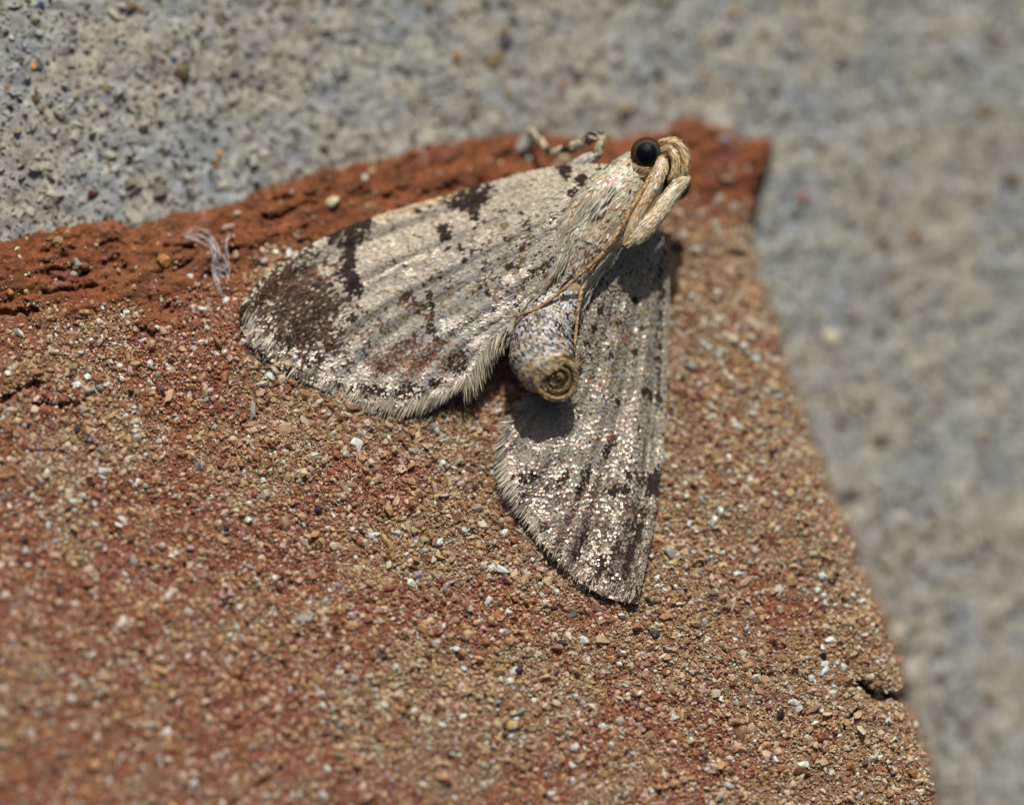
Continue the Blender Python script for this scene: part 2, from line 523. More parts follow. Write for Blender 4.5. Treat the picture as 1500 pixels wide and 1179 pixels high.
def build_brick():
    br = root('brick_fragment', toworld(C(600, 800, conc_w(600, 800))), 'broken piece of sandy red brick lying on grey concrete', 'brick')
    st = 3.0
    xs = np.r_[np.arange(-330, -30, 8.0), np.arange(-30, 1450, st)]; ys = np.r_[np.arange(140, 1210, st), np.arange(1210, 1430, 8.0)]
    X, Y = np.meshgrid(xs, ys, indexing='ij')
    W, d = brick_surface(X, Y)
    sa = sandy(X, Y)[..., None]
    n1 = fbm(X, Y, 45, 4, 71)[..., None]; n2 = fbm(X, Y, 10, 3, 73)[..., None]; n3 = fbm(X, Y, 150, 3, 75)[..., None]
    clay = srgb(130, 78, 51) * (1 + .5 * n1 + .4 * n2) + np.array([.06, .045, .02]) * np.clip(n3, 0, 1)
    clay = clay * (1 - .35 * smooth(.18, .5, fbm(X, Y, 60, 3, 77)))[..., None] + np.array([.035, .03, .05]) * smooth(.3, .55, fbm(X, Y, 35, 3, 79))[..., None]
    redden = redness(X, Y)[..., None]
    matrix = srgb(152, 126, 102) * (1 + .35 * n1 + .3 * n2) * (1 - redden * .8) + redden * .8 * srgb(146, 84, 64)
    col = np.clip(clay * (1 - sa) + matrix * sa, .01, .9)
    keep = (d > -26)
    idx = -np.ones(X.size, int)
    F = gridfaces(len(xs), len(ys))[:, ::-1]
    F = F[keep.ravel()[F].all(1)]
    used = np.unique(F); idx[used] = np.arange(len(used)); F = idx[F]
    part('clay_body', br, C(X, Y, W).reshape(-1, 3)[used], [F], col.reshape(-1, 3)[used], M_CLAY)

    # sand grains bedded in the face
    sp = 5.3
    gx, gy = np.meshgrid(np.arange(-180, 1400, sp), np.arange(170, 1330, sp), indexing='ij')
    gx = (gx + rng.uniform(-.6, .6, gx.shape) * sp).ravel(); gy = (gy + rng.uniform(-.6, .6, gy.shape) * sp).ravel()
    sg = sandy(gx, gy)
    w, dd = brick_surface(gx, gy)
    keep = (dd > 1) & (rng.random(gx.size) < .05 + .95 * sg)
    gx, gy, w, sg = gx[keep], gy[keep], w[keep], sg[keep]
    r = np.exp(rng.normal(np.log(2.55), .48, gx.size)).clip(.9, 6.0)
    V, F, k = grains(C(gx, gy, w + r * rng.uniform(-.45, .45, gx.size)), r, .22, .32)
    pal = np.array([srgb(190, 154, 118), srgb(176, 132, 94), srgb(158, 106, 74), srgb(202, 176, 148), srgb(210, 200, 188), srgb(142, 84, 60), srgb(184, 150, 140), srgb(182, 146, 98), srgb(110, 70, 60), srgb(60, 44, 48), srgb(158, 146, 134), srgb(226, 216, 196)])
    pr = np.array([.24, .21, .15, .12, .055, .10, .04, .035, .03, .008, .025, .012]); pr /= pr.sum()
    ci = pal[rng.choice(len(pal), gx.size, p=pr)] * rng.uniform(.82, 1.12, (gx.size, 1))
    red = redness(gx, gy)
    ci = ci * (1 - .45 * red[:, None]) + .45 * red[:, None] * (ci * np.array([1.0, .78, .74]))
    white = smooth(.15, .45, fbm(gx, gy, 70, 3, 81))[:, None] * .35
    ci = ci * (1 - white) + white * (ci * .5 + .5 * srgb(196, 180, 160))
    ci = ci * np.array([1.13, 1.34, 1.48])
    ro = rng.uniform(.32, .75, (gx.size, 1))
    part('sand_coating', br, V, [F], np.repeat(np.c_[ci, ro], k, 0), M_SAND, False, 'stuff')
    # finest grains filling the gaps
    sp = 3.7
    gx, gy = np.meshgrid(np.arange(-120, 1390, sp), np.arange(170, 1280, sp), indexing='ij')
    gx = (gx + rng.uniform(-.6, .6, gx.shape) * sp).ravel(); gy = (gy + rng.uniform(-.6, .6, gy.shape) * sp).ravel()
    sg = sandy(gx, gy); w, dd = brick_surface(gx, gy)
    keep = (dd > 1) & (rng.random(gx.size) < .03 + .97 * sg)
    gx, gy, w = gx[keep], gy[keep], w[keep]
    r = np.exp(rng.normal(np.log(1.55), .28, gx.size)).clip(.8, 3.0)
    OCT_V = np.array([(1, 0, 0), (-1, 0, 0), (0, 1, 0), (0, -1, 0), (0, 0, 1), (0, 0, -1)], float)
    OCT_F = np.array([(0, 2, 4), (2, 1, 4), (1, 3, 4), (3, 0, 4), (2, 0, 5), (1, 2, 5), (3, 1, 5), (0, 3, 5)])
    V, F, k = grains(C(gx, gy, w + r * rng.uniform(-.1, .9, gx.size)), r * 1.15, .2, .25, OCT_V, OCT_F)
    pal2 = np.array([srgb(196, 164, 126), srgb(180, 136, 94), srgb(156, 104, 68), srgb(206, 184, 154), srgb(190, 150, 86), srgb(128, 74, 50), srgb(216, 206, 190)])
    ci = pal2[rng.choice(7, gx.size, p=[.27, .25, .17, .13, .06, .08, .04])] * rng.uniform(.82, 1.12, (gx.size, 1)) * np.array([1.10, 1.26, 1.36])
    red = redness(gx, gy) * (rng.random(gx.size) < .6)
    ci = ci * (1 - .85 * red[:, None]) + .85 * red[:, None] * srgb(150, 84, 62)
    part('fine_sand', br, V, [F], np.repeat(np.c_[ci, rng.uniform(.4, .8, (gx.size, 1))], k, 0), M_SAND, True, 'stuff')

    # loose crumbs of clay on the broken edge
    n = 5200
    gx = rng.uniform(-150, 1130, n); gy = rng.uniform(165, 620, n)
    w, dd = brick_surface(gx, gy); sg = sandy(gx, gy)
    keep = (dd > 2) & (rng.random(n) < 1.0 - sg)
    gx, gy, w = gx[keep], gy[keep], w[keep]
    r = np.exp(rng.normal(np.log(2.0), .45, gx.size)).clip(.8, 6)
    V, F, k = grains(C(gx, gy, w), r, .2, .3)
    pal = np.array([srgb(140, 92, 64), srgb(124, 80, 56), srgb(150, 104, 72), srgb(180, 150, 130), srgb(104, 64, 50), srgb(170, 130, 84)])
    ci = pal[rng.choice(6, gx.size, p=[.34, .28, .2, .05, .1, .03])] * rng.uniform(.8, 1.1, (gx.size, 1))
    part('clay_crumb', br, V, [F], np.repeat(np.c_[ci, np.full((gx.size, 1), .8)], k, 0), M_SAND, True, 'stuff')

    # the larger grains, one by one
    kinds = []
    for i in range(10):
        v = ICO2_V * (1 + rng.normal(size=(len(ICO2_V), 1)) * .09) * np.exp(rng.normal(size=3) * .22)
        v = np.clip(v, -.8, .72)
        kinds.append(mesh_data('sand_grain', v, [ICO2_F], None, False, [M_BIGGRAIN]))
    special = [(560, 962, 10, (58, 44, 48)), (960, 930, 10, (52, 44, 58)), (925, 1031, 8, (84, 36, 40)), (708, 878, 9, (86, 52, 42)), (797, 1036, 8, (84, 66, 60)), (968, 1156, 7, (70, 50, 46)), (328, 882, 7, (64, 50, 52)), (435, 1000, 6, (80, 60, 50)),
               (772, 210, 24, (206, 200, 188)), (826, 236, 15, (206, 186, 150)), (112, 388, 10, (176, 174, 164)), (108, 402, 7, (190, 186, 176)), (240, 382, 13, (206, 150, 96)), (15, 428, 8, (196, 140, 70)), (38, 428, 6, (220, 190, 140)), (60, 340, 7, (206, 140, 90)), (98, 342, 6, (220, 170, 130)),
               (345, 374, 8, (216, 186, 150)), (635, 628, 12, (176, 152, 144)), (605, 660, 11, (208, 196, 172)), (545, 785, 8, (236, 232, 224)), (516, 776, 7, (238, 236, 230)), (585, 834, 6, (240, 240, 238)), (510, 628, 6, (240, 240, 240)), (570, 641, 5, (240, 240, 238)),
               (693, 628, 5, (240, 240, 238)), (612, 842, 9, (176, 156, 150)), (650, 862, 7, (150, 140, 142)), (430, 748, 5, (210, 210, 206)), (375, 850, 8, (226, 222, 220)), (250, 806, 5, (240, 238, 236)), (740, 925, 6, (226, 220, 208)), (735, 925, 6, (240, 236, 226)), (820, 1003, 7, (190, 178, 166)),
               (830, 1044, 9, (186, 168, 148)), (908, 1056, 11, (186, 172, 156)), (985, 1050, 7, (228, 226, 222)), (932, 1000, 8, (186, 164, 136)), (985, 1010, 11, (180, 146, 106)), (1100, 1068, 12, (206, 176, 134)), (1138, 1092, 8, (220, 206, 186)), (1190, 998, 8, (236, 232, 224)), (1207, 884, 9, (232, 226, 218)),
               (1050, 430, 9, (220, 210, 196)), (1052, 470, 10, (226, 216, 200)), (1125, 524, 9, (226, 214, 190)), (1130, 566, 13, (216, 196, 160)), (1046, 610, 8, (220, 204, 176)), (1095, 250, 8, (206, 180, 160)), (1070, 262, 8, (180, 160, 120)), (1060, 205, 9, (176, 166, 190)), (975, 195, 10, (196, 176, 166)), (1075, 303, 8, (216, 206, 190)), (1050, 330, 8, (210, 196, 176)),
               (1000, 345, 10, (200, 184, 166)), (1120, 640, 7, (210, 196, 186)), (1090, 690, 8, (204, 176, 146)), (1180, 660, 8, (210, 190, 166)), (1195, 760, 7, (214, 196, 170)), (620, 1150, 9, (226, 220, 206)), (150, 690, 12, (214, 206, 196)), (200, 640, 10, (206, 196, 184)), (130, 640, 9, (206, 200, 196)), (370, 600, 7, (226, 222, 216)),
               (365, 640, 6, (230, 228, 222)), (295, 680, 8, (220, 214, 206)), (140, 770, 8, (210, 204, 200)), (390, 760, 6, (226, 222, 218)), (185, 505, 8, (216, 206, 190)), (248, 540, 7, (236, 232, 226)), (284, 512, 7, (238, 234, 230)), (236, 440, 6, (220, 210, 190)), (120, 600, 9, (190, 176, 160)), (75, 515, 9, (200, 180, 150)), (20, 538, 8, (206, 186, 160)),
               (112, 630, 10, (70, 66, 66)), (330, 775, 8, (62, 58, 66)), (225, 1005, 8, (200, 180, 110)), (1105, 1085, 5, (250, 250, 250)), (1080, 1105, 4, (255, 255, 255))]
    lst = list(special)
    while len(lst) < 292:
        x = float(rng.uniform(-20, 1330)); y = float(rng.uniform(420, 1170))
        if polydist(np.array([x]), np.array([y]), BRICK)[0] < 20 or sandy(np.array([x]), np.array([y]))[0] < .55:
            continue
        base = [(190, 160, 128), (176, 140, 106), (206, 186, 164), (166, 150, 146), (186, 150, 134), (222, 214, 204), (170, 108, 70), (112, 70, 60)][rng.choice(8, p=[.22, .2, .16, .12, .1, .1, .06, .04])]
        lst.append((x, y, float(rng.uniform(4.4, 7.2)), base))
    for i, (x, y, rr, c) in enumerate(lst):
        o = link('sand_grain', kinds[i % 10], br)
        w, _ = brick_surface(np.array([float(x)]), np.array([float(y)]))
        p = toworld(C(x, y, float(w[0]) - rr * .22)) - top(br)
        o.location = p; o.scale = (rr * S, rr * S, rr * S * .8)
        o.rotation_euler = rng.uniform(0, 6, 3); o.color = (*(srgb(*c) * .82), 1)
    return br


# ------------------------------------------------------------------ the moth
MOTH_AT = (840, 400)
CREAM = srgb(186, 179, 162); GREY = srgb(172, 171, 166); WHITE = srgb(214, 212, 206); BLACK = srgb(32, 23, 19); BROWN = srgb(84, 58, 46); RUST = srgb(130, 86, 64); TAN = srgb(196, 164, 118); OLIVE = srgb(122, 110, 72); GOLD = srgb(170, 144, 96)


class Wing:
    def __init__(s, costa, dorsal, termen, base, veins, veinamp, bulge):
        s.c, s.d, s.e, s.b = [np.array(q, float) for q in (costa, dorsal, termen, base)]
        s.veins, s.va, s.bulge = veins, veinamp, bulge

    def p(s, u, v):
        """u 0 at the body .. 1 at the outer margin, v 0 leading edge .. 1 trailing edge"""
        c = curve(s.c, u); d = curve(s.d, u); e = curve(s.e, v); b = curve(s.b, v)
        U = u[..., None]; Vv = v[..., None]
        P = (1 - Vv) * c + Vv * d + (1 - U) * b + U * e - ((1 - U) * (1 - Vv) * s.c[0] + U * (1 - Vv) * s.c[-1] + (1 - U) * Vv * s.d[0] + U * Vv * s.d[-1])
        P[..., 2] += s.bulge * np.sin(np.pi * np.clip(v, 0, 1)) * np.sin(np.pi * (.12 + .8 * u))
        for v0, wd, am in s.veins:
            P[..., 2] += s.va * am * np.exp(-((v - v0) / wd) ** 2) * smooth(.05, .3, u)
        P[..., 2] += s.va * .35 * np.sin(v * 60) * smooth(.5, .85, u)
        P[..., 2] += fbm(P[..., 0], P[..., 1], 45, 2, 91) * 2.2
        return np.stack([P[..., 0] - CXP, CYP - P[..., 1], P[..., 2]], -1)

    def frame(s, u, v):
        e = .004
        P = s.p(u, v); du = s.p(u + e, v) - s.p(u - e, v); dv = s.p(u, v + e) - s.p(u, v - e)
        du = nrm(du); n = nrm(np.cross(du, dv)); n = np.where(n[:, 2:3] < 0, -n, n)
        return P, du, nrm(dv), n


LEFT = Wing(costa=[(912, 244, -40), (860, 241, -62), (800, 247, -74), (700, 273, -84), (600, 302, -80), (500, 336, -72), (430, 374, -56), (385, 408, -42), (353, 448, -29)],
            dorsal=[(885, 338, 2), (855, 380, -6), (820, 420, -12), (790, 448, -18), (735, 488, -26), (692, 545, -28)],
            termen=[(353, 448, -29), (352, 478, -26), (372, 505, -27), (405, 535, -30), (455, 563, -33), (520, 585, -36), (590, 594, -35), (650, 575, -31), (692, 545, -28)],
            base=[(912, 244, -40), (905, 290, -6), (885, 338, 2)],
            veins=[(.10, .035, -1.4), (.20, .03, 1), (.36, .028, 1.3), (.5, .03, -.9), (.66, .03, .9), (.82, .03, -.8)], veinamp=3.2, bulge=9)
RIGHT = Wing(costa=[(948, 318, -62), (968, 345, -76), (979, 400, -84), (980, 455, -82), (978, 520, -74), (974, 600, -60), (968, 690, -42), (956, 780, -24), (944, 840, -12), (934, 884, -4)],
             dorsal=[(884, 372, -18), (862, 415, -26), (845, 460, -32), (822, 520, -38), (785, 580, -38), (752, 618, -36)],
             termen=[(934, 884, -4), (895, 876, -4), (850, 852, -6), (812, 815, -8), (785, 780, -10), (757, 735, -15), (738, 690, -22), (739, 650, -30), (752, 618, -36)],
             base=[(948, 318, -62), (915, 345, -32), (884, 372, -18)],
             veins=[(.08, .03, -1.6), (.17, .03, 1), (.3, .03, -1.2), (.42, .03, 1.2), (.55, .03, -1), (.7, .035, 1.1), (.84, .03, -.9)], veinamp=3.6, bulge=7)


def blob(px, py, x, y, rx, ry, ang=0, soft=.45, seed=0, rough=.5):
    a = math.radians(ang); dx, dy = px - x, py - y
    q = np.hypot((dx * math.cos(a) + dy * math.sin(a)) / rx, (-dx * math.sin(a) + dy * math.cos(a)) / ry)
    q = q + fbm(px, py, 14, 2, 101 + seed) * rough
    return 1 - smooth(1 - soft, 1 + soft, q)


def stroke(px, py, pts, wd, soft=.5, seed=0, rough=.5):
    q = seg_d(px, py, pts) / wd + fbm(px, py, 12, 2, 121 + seed) * rough
    return 1 - smooth(1 - soft, 1 + soft, q)


def pick(col, ro, prob, c, r=None):
    m = rng.random(len(col)) < prob
    if np.ndim(prob):
        soft = (np.clip(prob, 0, 1) ** 2 * .55)[:, None]
        col[:] = col * (1 - soft) + soft * c
    col[m] = c * rng.uniform(.7, 1.25, (m.sum(), 1))
    if r is None and c.max() < .05: r = .85
    if r is not None: ro[m] = r


def left_pattern(px, py, u, v):
    n = len(px)
    g = smooth(.15, .55, v + .15 * fbm(px, py, 70, 2, 131))[:, None]
    col = (CREAM * .95) * (1 - g) + GREY * .88 * g
    base = smooth(.45, .1, u)[:, None]
    col = col * (1 - .5 * base) + .5 * base * srgb(198, 192, 168)
    col *= .76 * rng.uniform(.86, 1.1, (n, 1)) * (1 + .12 * fbm(px, py, 26, 3, 133)[:, None])
    ro = rng.uniform(.38, .55, n)
    pick(col, ro, .05 + .05 * smooth(.3, .6, v), OLIVE)
    # speckling in the basal half
    sp = smooth(.65, .4, u) * smooth(.25, .55, v)
    pick(col, ro, .10 * sp, OLIVE * .8); pick(col, ro, .05 * sp, BLACK * 1.6); pick(col, ro, .025 * sp, RUST)
    g2 = np.random.default_rng(55)
    for i in range(120):
        x = g2.uniform(560, 830); y = g2.uniform(300, 470)
        pick(col, ro, .9 * blob(px, py, x, y, *(g2.uniform(2.2, 4.4, 2)), 0, .5, 42, .5), [OLIVE * .6, BROWN, BLACK * 1.8, OLIVE * .8][i % 4])
    # brown-grey outer dusting
    out = blob(px, py, 438, 453, 64, 74, -25, .5, 1, .7)
    pick(col, ro, .85 * out, srgb(80, 62, 54), .75); pick(col, ro, .45 * out, BLACK * 1.3)
    pick(col, ro, .34 * blob(px, py, 465, 402, 28, 14, -15, .6, 2), RUST * .75)
    pick(col, ro, .55 * blob(px, py, 400, 415, 34, 12, -40, .6, 3), BROWN)
    pick(col, ro, .95 * blob(px, py, 358, 460, 8, 17, 8, .3, 4, .3), BLACK)
    # costal band
    b = np.maximum.reduce([stroke(px, py, [(490, 341), (534, 329)], 12, .5, 5, .6), stroke(px, py, [(506, 350), (526, 345)], 13, .5, 5, .6), stroke(px, py, [(514, 350), (511, 400)], 12, .55, 6, .7), stroke(px, py, [(516, 405), (522, 424)], 11, .4, 7, .5)])
    pick(col, ro, .95 * b, BLACK)
    # inner costal patch and discal spot
    b = np.maximum.reduce([stroke(px, py, [(660, 291), (712, 279)], 12, .55, 8, .7), stroke(px, py, [(674, 298), (706, 290)], 11, .55, 9, .7), stroke(px, py, [(697, 290), (695, 316)], 9, .5, 10, .6)])
    pick(col, ro, .93 * b, BLACK)
    pick(col, ro, .95 * np.maximum(blob(px, py, 649, 334, 11, 9, 0, .5, 11, .6), stroke(px, py, [(652, 336), (657, 348), (647, 350)], 6, .4, 11, .4)), BLACK)
    for x, y, rx, ry in [(853, 266, 10, 10), (842, 282, 13, 7), (829, 252, 9, 11), (879, 248, 5, 5), (827, 246, 12, 5)]:
        pick(col, ro, .95 * blob(px, py, x, y, rx, ry, 0, .3, 12, .35), BLACK)
    # antemedian dotted line
    pick(col, ro, .55 * stroke(px, py, [(772, 328), (778, 345), (766, 362), (768, 378), (744, 392)], 6, .6, 13, .8), BROWN * .7)
    pick(col, ro, .45 * blob(px, py, 805, 402, 18, 13, 0, .6, 13, .8), BLACK * 1.3)
    for x, y, r in [(677, 365, 3.5), (680, 382, 3.5), (746, 391, 5), (715, 427, 4.5), (706, 420, 5), (693, 368, 3), (596, 440, 4), (608, 443, 4), (742, 350, 3), (764, 312, 3)]:
        pick(col, ro, .95 * blob(px, py, x, y, r, r, 0, .4, 14, .4), BLACK * 1.4)
    # postmedian marks
    pick(col, ro, .7 * stroke(px, py, [(630, 432), (635, 450), (632, 478), (640, 498)], 5.5, .5, 15, .7), BLACK * 1.3)
    pick(col, ro, .5 * stroke(px, py, [(600, 438), (620, 455)], 12, .6, 15, .9), BROWN)
    pick(col, ro, .6 * stroke(px, py, [(518, 452), (517, 470)], 5, .5, 16, .6), BLACK * 1.4)
    pick(col, ro, .45 * blob(px, py, 545, 482, 22, 9, -30, .6, 16, .8), BROWN)
    pick(col, ro, .66 * blob(px, py, 585, 522, 56, 24, -12, .6, 17, .9), srgb(82, 60, 48))
    pick(col, ro, .20 * blob(px, py, 600, 530, 60, 22, -15, .6, 18, .8), RUST)
    pick(col, ro, .16 * blob(px, py, 645, 530, 36, 24, -20, .6, 18, .8), RUST * 1.15)
    # dark scallops before the fringe
    for x, y, rx, ry, a in [(385, 515, 14, 6, 40), (440, 546, 22, 9, 25), (500, 568, 20, 9, 15), (548, 574, 24, 11, 5), (600, 572, 18, 12, -10), (640, 560, 12, 9, -25), (672, 530, 18, 17, -45)]:
        pick(col, ro, .75 * blob(px, py, x, y, rx, ry, a, .5, 19, .7), BLACK * 1.5)
    pick(col, ro, .9 * (blob(px, py, 505, 425, 0.1, .1)), BLACK)
    pick(col, ro, .5 * smooth(.03, .012, v) * smooth(.35, .45, u) * smooth(.72, .6, u) * (~((px > 484) & (px < 545))), GOLD * .8)
    return np.clip(col, .008, .85), ro


def right_pattern(px, py, u, v):
    n = len(px)
    col = GREY * np.array([.58, .56, .52]) * np.ones((n, 1)) * rng.uniform(.84, 1.1, (n, 1)) * (1 + .14 * fbm(px, py, 26, 3, 143)[:, None])
    ro = rng.uniform(.30, .46, n)
    sp = smooth(.75, .45, u)
    pick(col, ro, .05 + .10 * sp, OLIVE); pick(col, ro, .05 * sp, BLACK * 1.5); pick(col, ro, .012, RUST)
    lo = smooth(640, 790, py + .25 * (900 - px) + 40 * fbm(px, py, 60, 2, 144))
    pick(col, ro, .50 * lo, srgb(86, 70, 62)); pick(col, ro, .07 * lo, RUST * .7)
    for x, y, rx, ry, a, p in [(961, 702, 14, 17, 0, .95), (958, 715, 10, 14, 0, .9), (903, 718, 18, 8, -10, .8), (948, 574, 10, 6, 20, .8), (955, 582, 6, 7, 0, .8), (935, 698, 22, 9, 0, .5), (922, 766, 14, 8, 0, .6), (940, 752, 8, 9, 0, .6)]:
        pick(col, ro, p * blob(px, py, x, y, rx, ry, a, .4, 22, .5), BLACK)
    for pts in [[(938, 770), (924, 815)], [(924, 800), (914, 842)], [(905, 790), (892, 838)], [(884, 815), (872, 850)], [(862, 690), (850, 715)], [(900, 640), (888, 662)], [(832, 690), (822, 712)], [(930, 860), (926, 880)], [(858, 780), (845, 815)]]:
        pick(col, ro, .72 * stroke(px, py, pts, 6, .5, 23, .7), BLACK * 1.3)
    for x, y, rx, ry in [(757, 722, 13, 11), (775, 700, 10, 12), (748, 700, 6, 8), (793, 775, 12, 9), (820, 815, 10, 8), (852, 852, 12, 8), (768, 745, 14, 9), (925, 878, 8, 9)]:
        pick(col, ro, .72 * blob(px, py, x, y, rx, ry, 30, .5, 24, .6), BLACK * 1.4)
    # dark line just inside the leading edge
    pick(col, ro, .55 * stroke(px, py, [(966, 380), (968, 450), (965, 520), (966, 600)], 4, .6, 25, .9), BLACK * 1.5)
    for x, y in [(966, 505), (962, 527), (905, 470), (880, 452), (930, 440), (895, 520), (930, 515), (850, 540), (905, 590), (860, 500), (940, 480), (852, 525), (870, 480), (975, 370), (972, 430)]:
        pick(col, ro, .95 * blob(px, py, x, y, 4, 6, 0, .4, 26, .4), BLACK * 1.4)
    for x, y in [(914, 496), (906, 467), (888, 552), (880, 562), (862, 557), (900, 540), (833, 723), (850, 650), (895, 640), (826, 710), (876, 640), (838, 690)]:
        pick(col, ro, .9 * blob(px, py, x, y, 3.6, 5, 0, .3, 27, .3), RUST * 1.05)
    return np.clip(col, .008, .85), ro


HALF = np.array((SUN + Vector((0, 0, 1))).normalized()[:])


def wing_scales(W, pattern, sp, tilt, glint):
    us, vs_ = [], []
    u = 0.0
    Ltot = np.linalg.norm(np.diff(W.c[:, :2], axis=0), axis=1).sum() * .5 + np.linalg.norm(np.diff(W.d[:, :2], axis=0), axis=1).sum() * .5 + 40
    nrow = int(Ltot / (sp * 1.08))
    for i in range(nrow + 1):
        u = i / nrow
        line = W.p(np.full(30, u), np.linspace(0, 1, 30))
        wd = np.linalg.norm(np.diff(line, axis=0), axis=1).sum()
        m = max(6, int(wd / sp))
        v = (np.arange(m) + (.5 if i % 2 else 0) + rng.uniform(-.3, .3, m)) / m
        us.append(np.full(m, u) + rng.uniform(-.45, .45, m) / nrow); vs_.append(v)
    u = np.concatenate(us).clip(0.004, .996); v = np.concatenate(vs_).clip(.004, .996)
    P, du, dv, n = W.frame(u, v)
    px = P[:, 0] + CXP; py = CYP - P[:, 1]
    col, ro = pattern(px, py, u, v)
    N = len(u)
    th = tilt(px, py, u, v) + rng.normal(size=N) * math.radians(5.5)
    ro_ = rng.normal(size=N) * math.radians(6)
    d = nrm(du + dv * rng.normal(size=(N, 1)) * .10)
    n2 = nrm(n + dv * np.tan(ro_)[:, None])
    dd = nrm(d * np.cos(th)[:, None] + n2 * np.sin(th)[:, None]); nn = nrm(n2 * np.cos(th)[:, None] - d * np.sin(th)[:, None])
    k = glint(px, py, u, v)
    k = np.clip(k + rng.normal(size=N) * .15 * (k > .05), 0, 1.15)[:, None]
    cur = nn.copy()
    nn = nrm(nn * (1 - k) + HALF * k + rng.normal(size=(N, 3)) * .045 * (k > .05))
    dd = nrm(dd - nn * np.sum(dd * nn, -1, keepdims=True))
    cu = -.04 - .10 * k                              # the free end curls down, so only a strip of each scale catches the sun
    nn = nrm(nn + dd * 2 * cu * .62); dd = nrm(dd - nn * np.sum(dd * nn, -1, keepdims=True))
    ro = np.where((k[:, 0] > .35) & (ro < .7), ro * .78, ro)
    lng = sp * rng.uniform(1.9, 2.7, N)
    V, F, cc = blades(P + n * .5 - d * lng[:, None] * .4, dd, nn, lng, sp * rng.uniform(1.0, 1.4, N), cu[:, 0], SCALE_PROF, np.c_[col, ro])
    return V, F, cc


def fringe(W, side, u0, u1, count, length, spread, downdir, seed):
    """hair-like scales along the outer margin (side 'e') or trailing edge ('d')"""
    count = int(count * 1.6)
    a = rng.uniform(u0, u1, count)
    lay = rng.random(count)
    if side == 'e':
        u = np.full(count, .985) - lay * .03; v = a
    else:
        u = a; v = np.full(count, .985) - lay * .03
    P, du, dv, n = W.frame(u, v)
    out = du if side == 'e' else nrm(dv * .75 + du * .9)
    out = nrm(out + np.array(downdir)[None] * .5 + rng.normal(size=(count, 3)) * np.array([spread, spread, spread * .6]))
    L = length(a) * rng.uniform(.7, 1.15, count)
    px = P[:, 0] + CXP; py = CYP - P[:, 1]
    band = fbm(px, py, 17, 2, seed)
    tipc = np.where(rng.random((count, 1)) < .75, srgb(172, 164, 142), srgb(112, 104, 94)) * rng.uniform(.75, 1.1, (count, 1))
    dark = smooth(.0, .25, band)[:, None]
    basec = tipc * (1 - .75 * dark) + .75 * dark * BROWN * .6
    short = rng.random(count) < .4
    L = np.where(short, L * .6, L)
    basec[short] = np.where(rng.random((short.sum(), 1)) < .55, BLACK * 1.6, basec[short])
    tipc[short] = tipc[short] * .8
    ro = rng.uniform(.4, .6, (count, 1))
    th = rng.normal(size=(count, 1)) * .12 + .06
    V, F, cc = blades(P + n * 1.0, out + n * th, n, L, rng.uniform(1.1, 2.1, count), rng.normal(size=count) * .06 - .05, HAIR_PROF, np.c_[basec, ro], np.c_[tipc, ro])
    return V, F, cc


def join(parts):
    Vs, Fs, Cs = [], [], []; o = 0
    for V, F, c in parts:
        Vs.append(V); Fs.append(F + o); Cs.append(c); o += len(V)
    return np.concatenate(Vs), np.concatenate(Fs), np.concatenate(Cs)


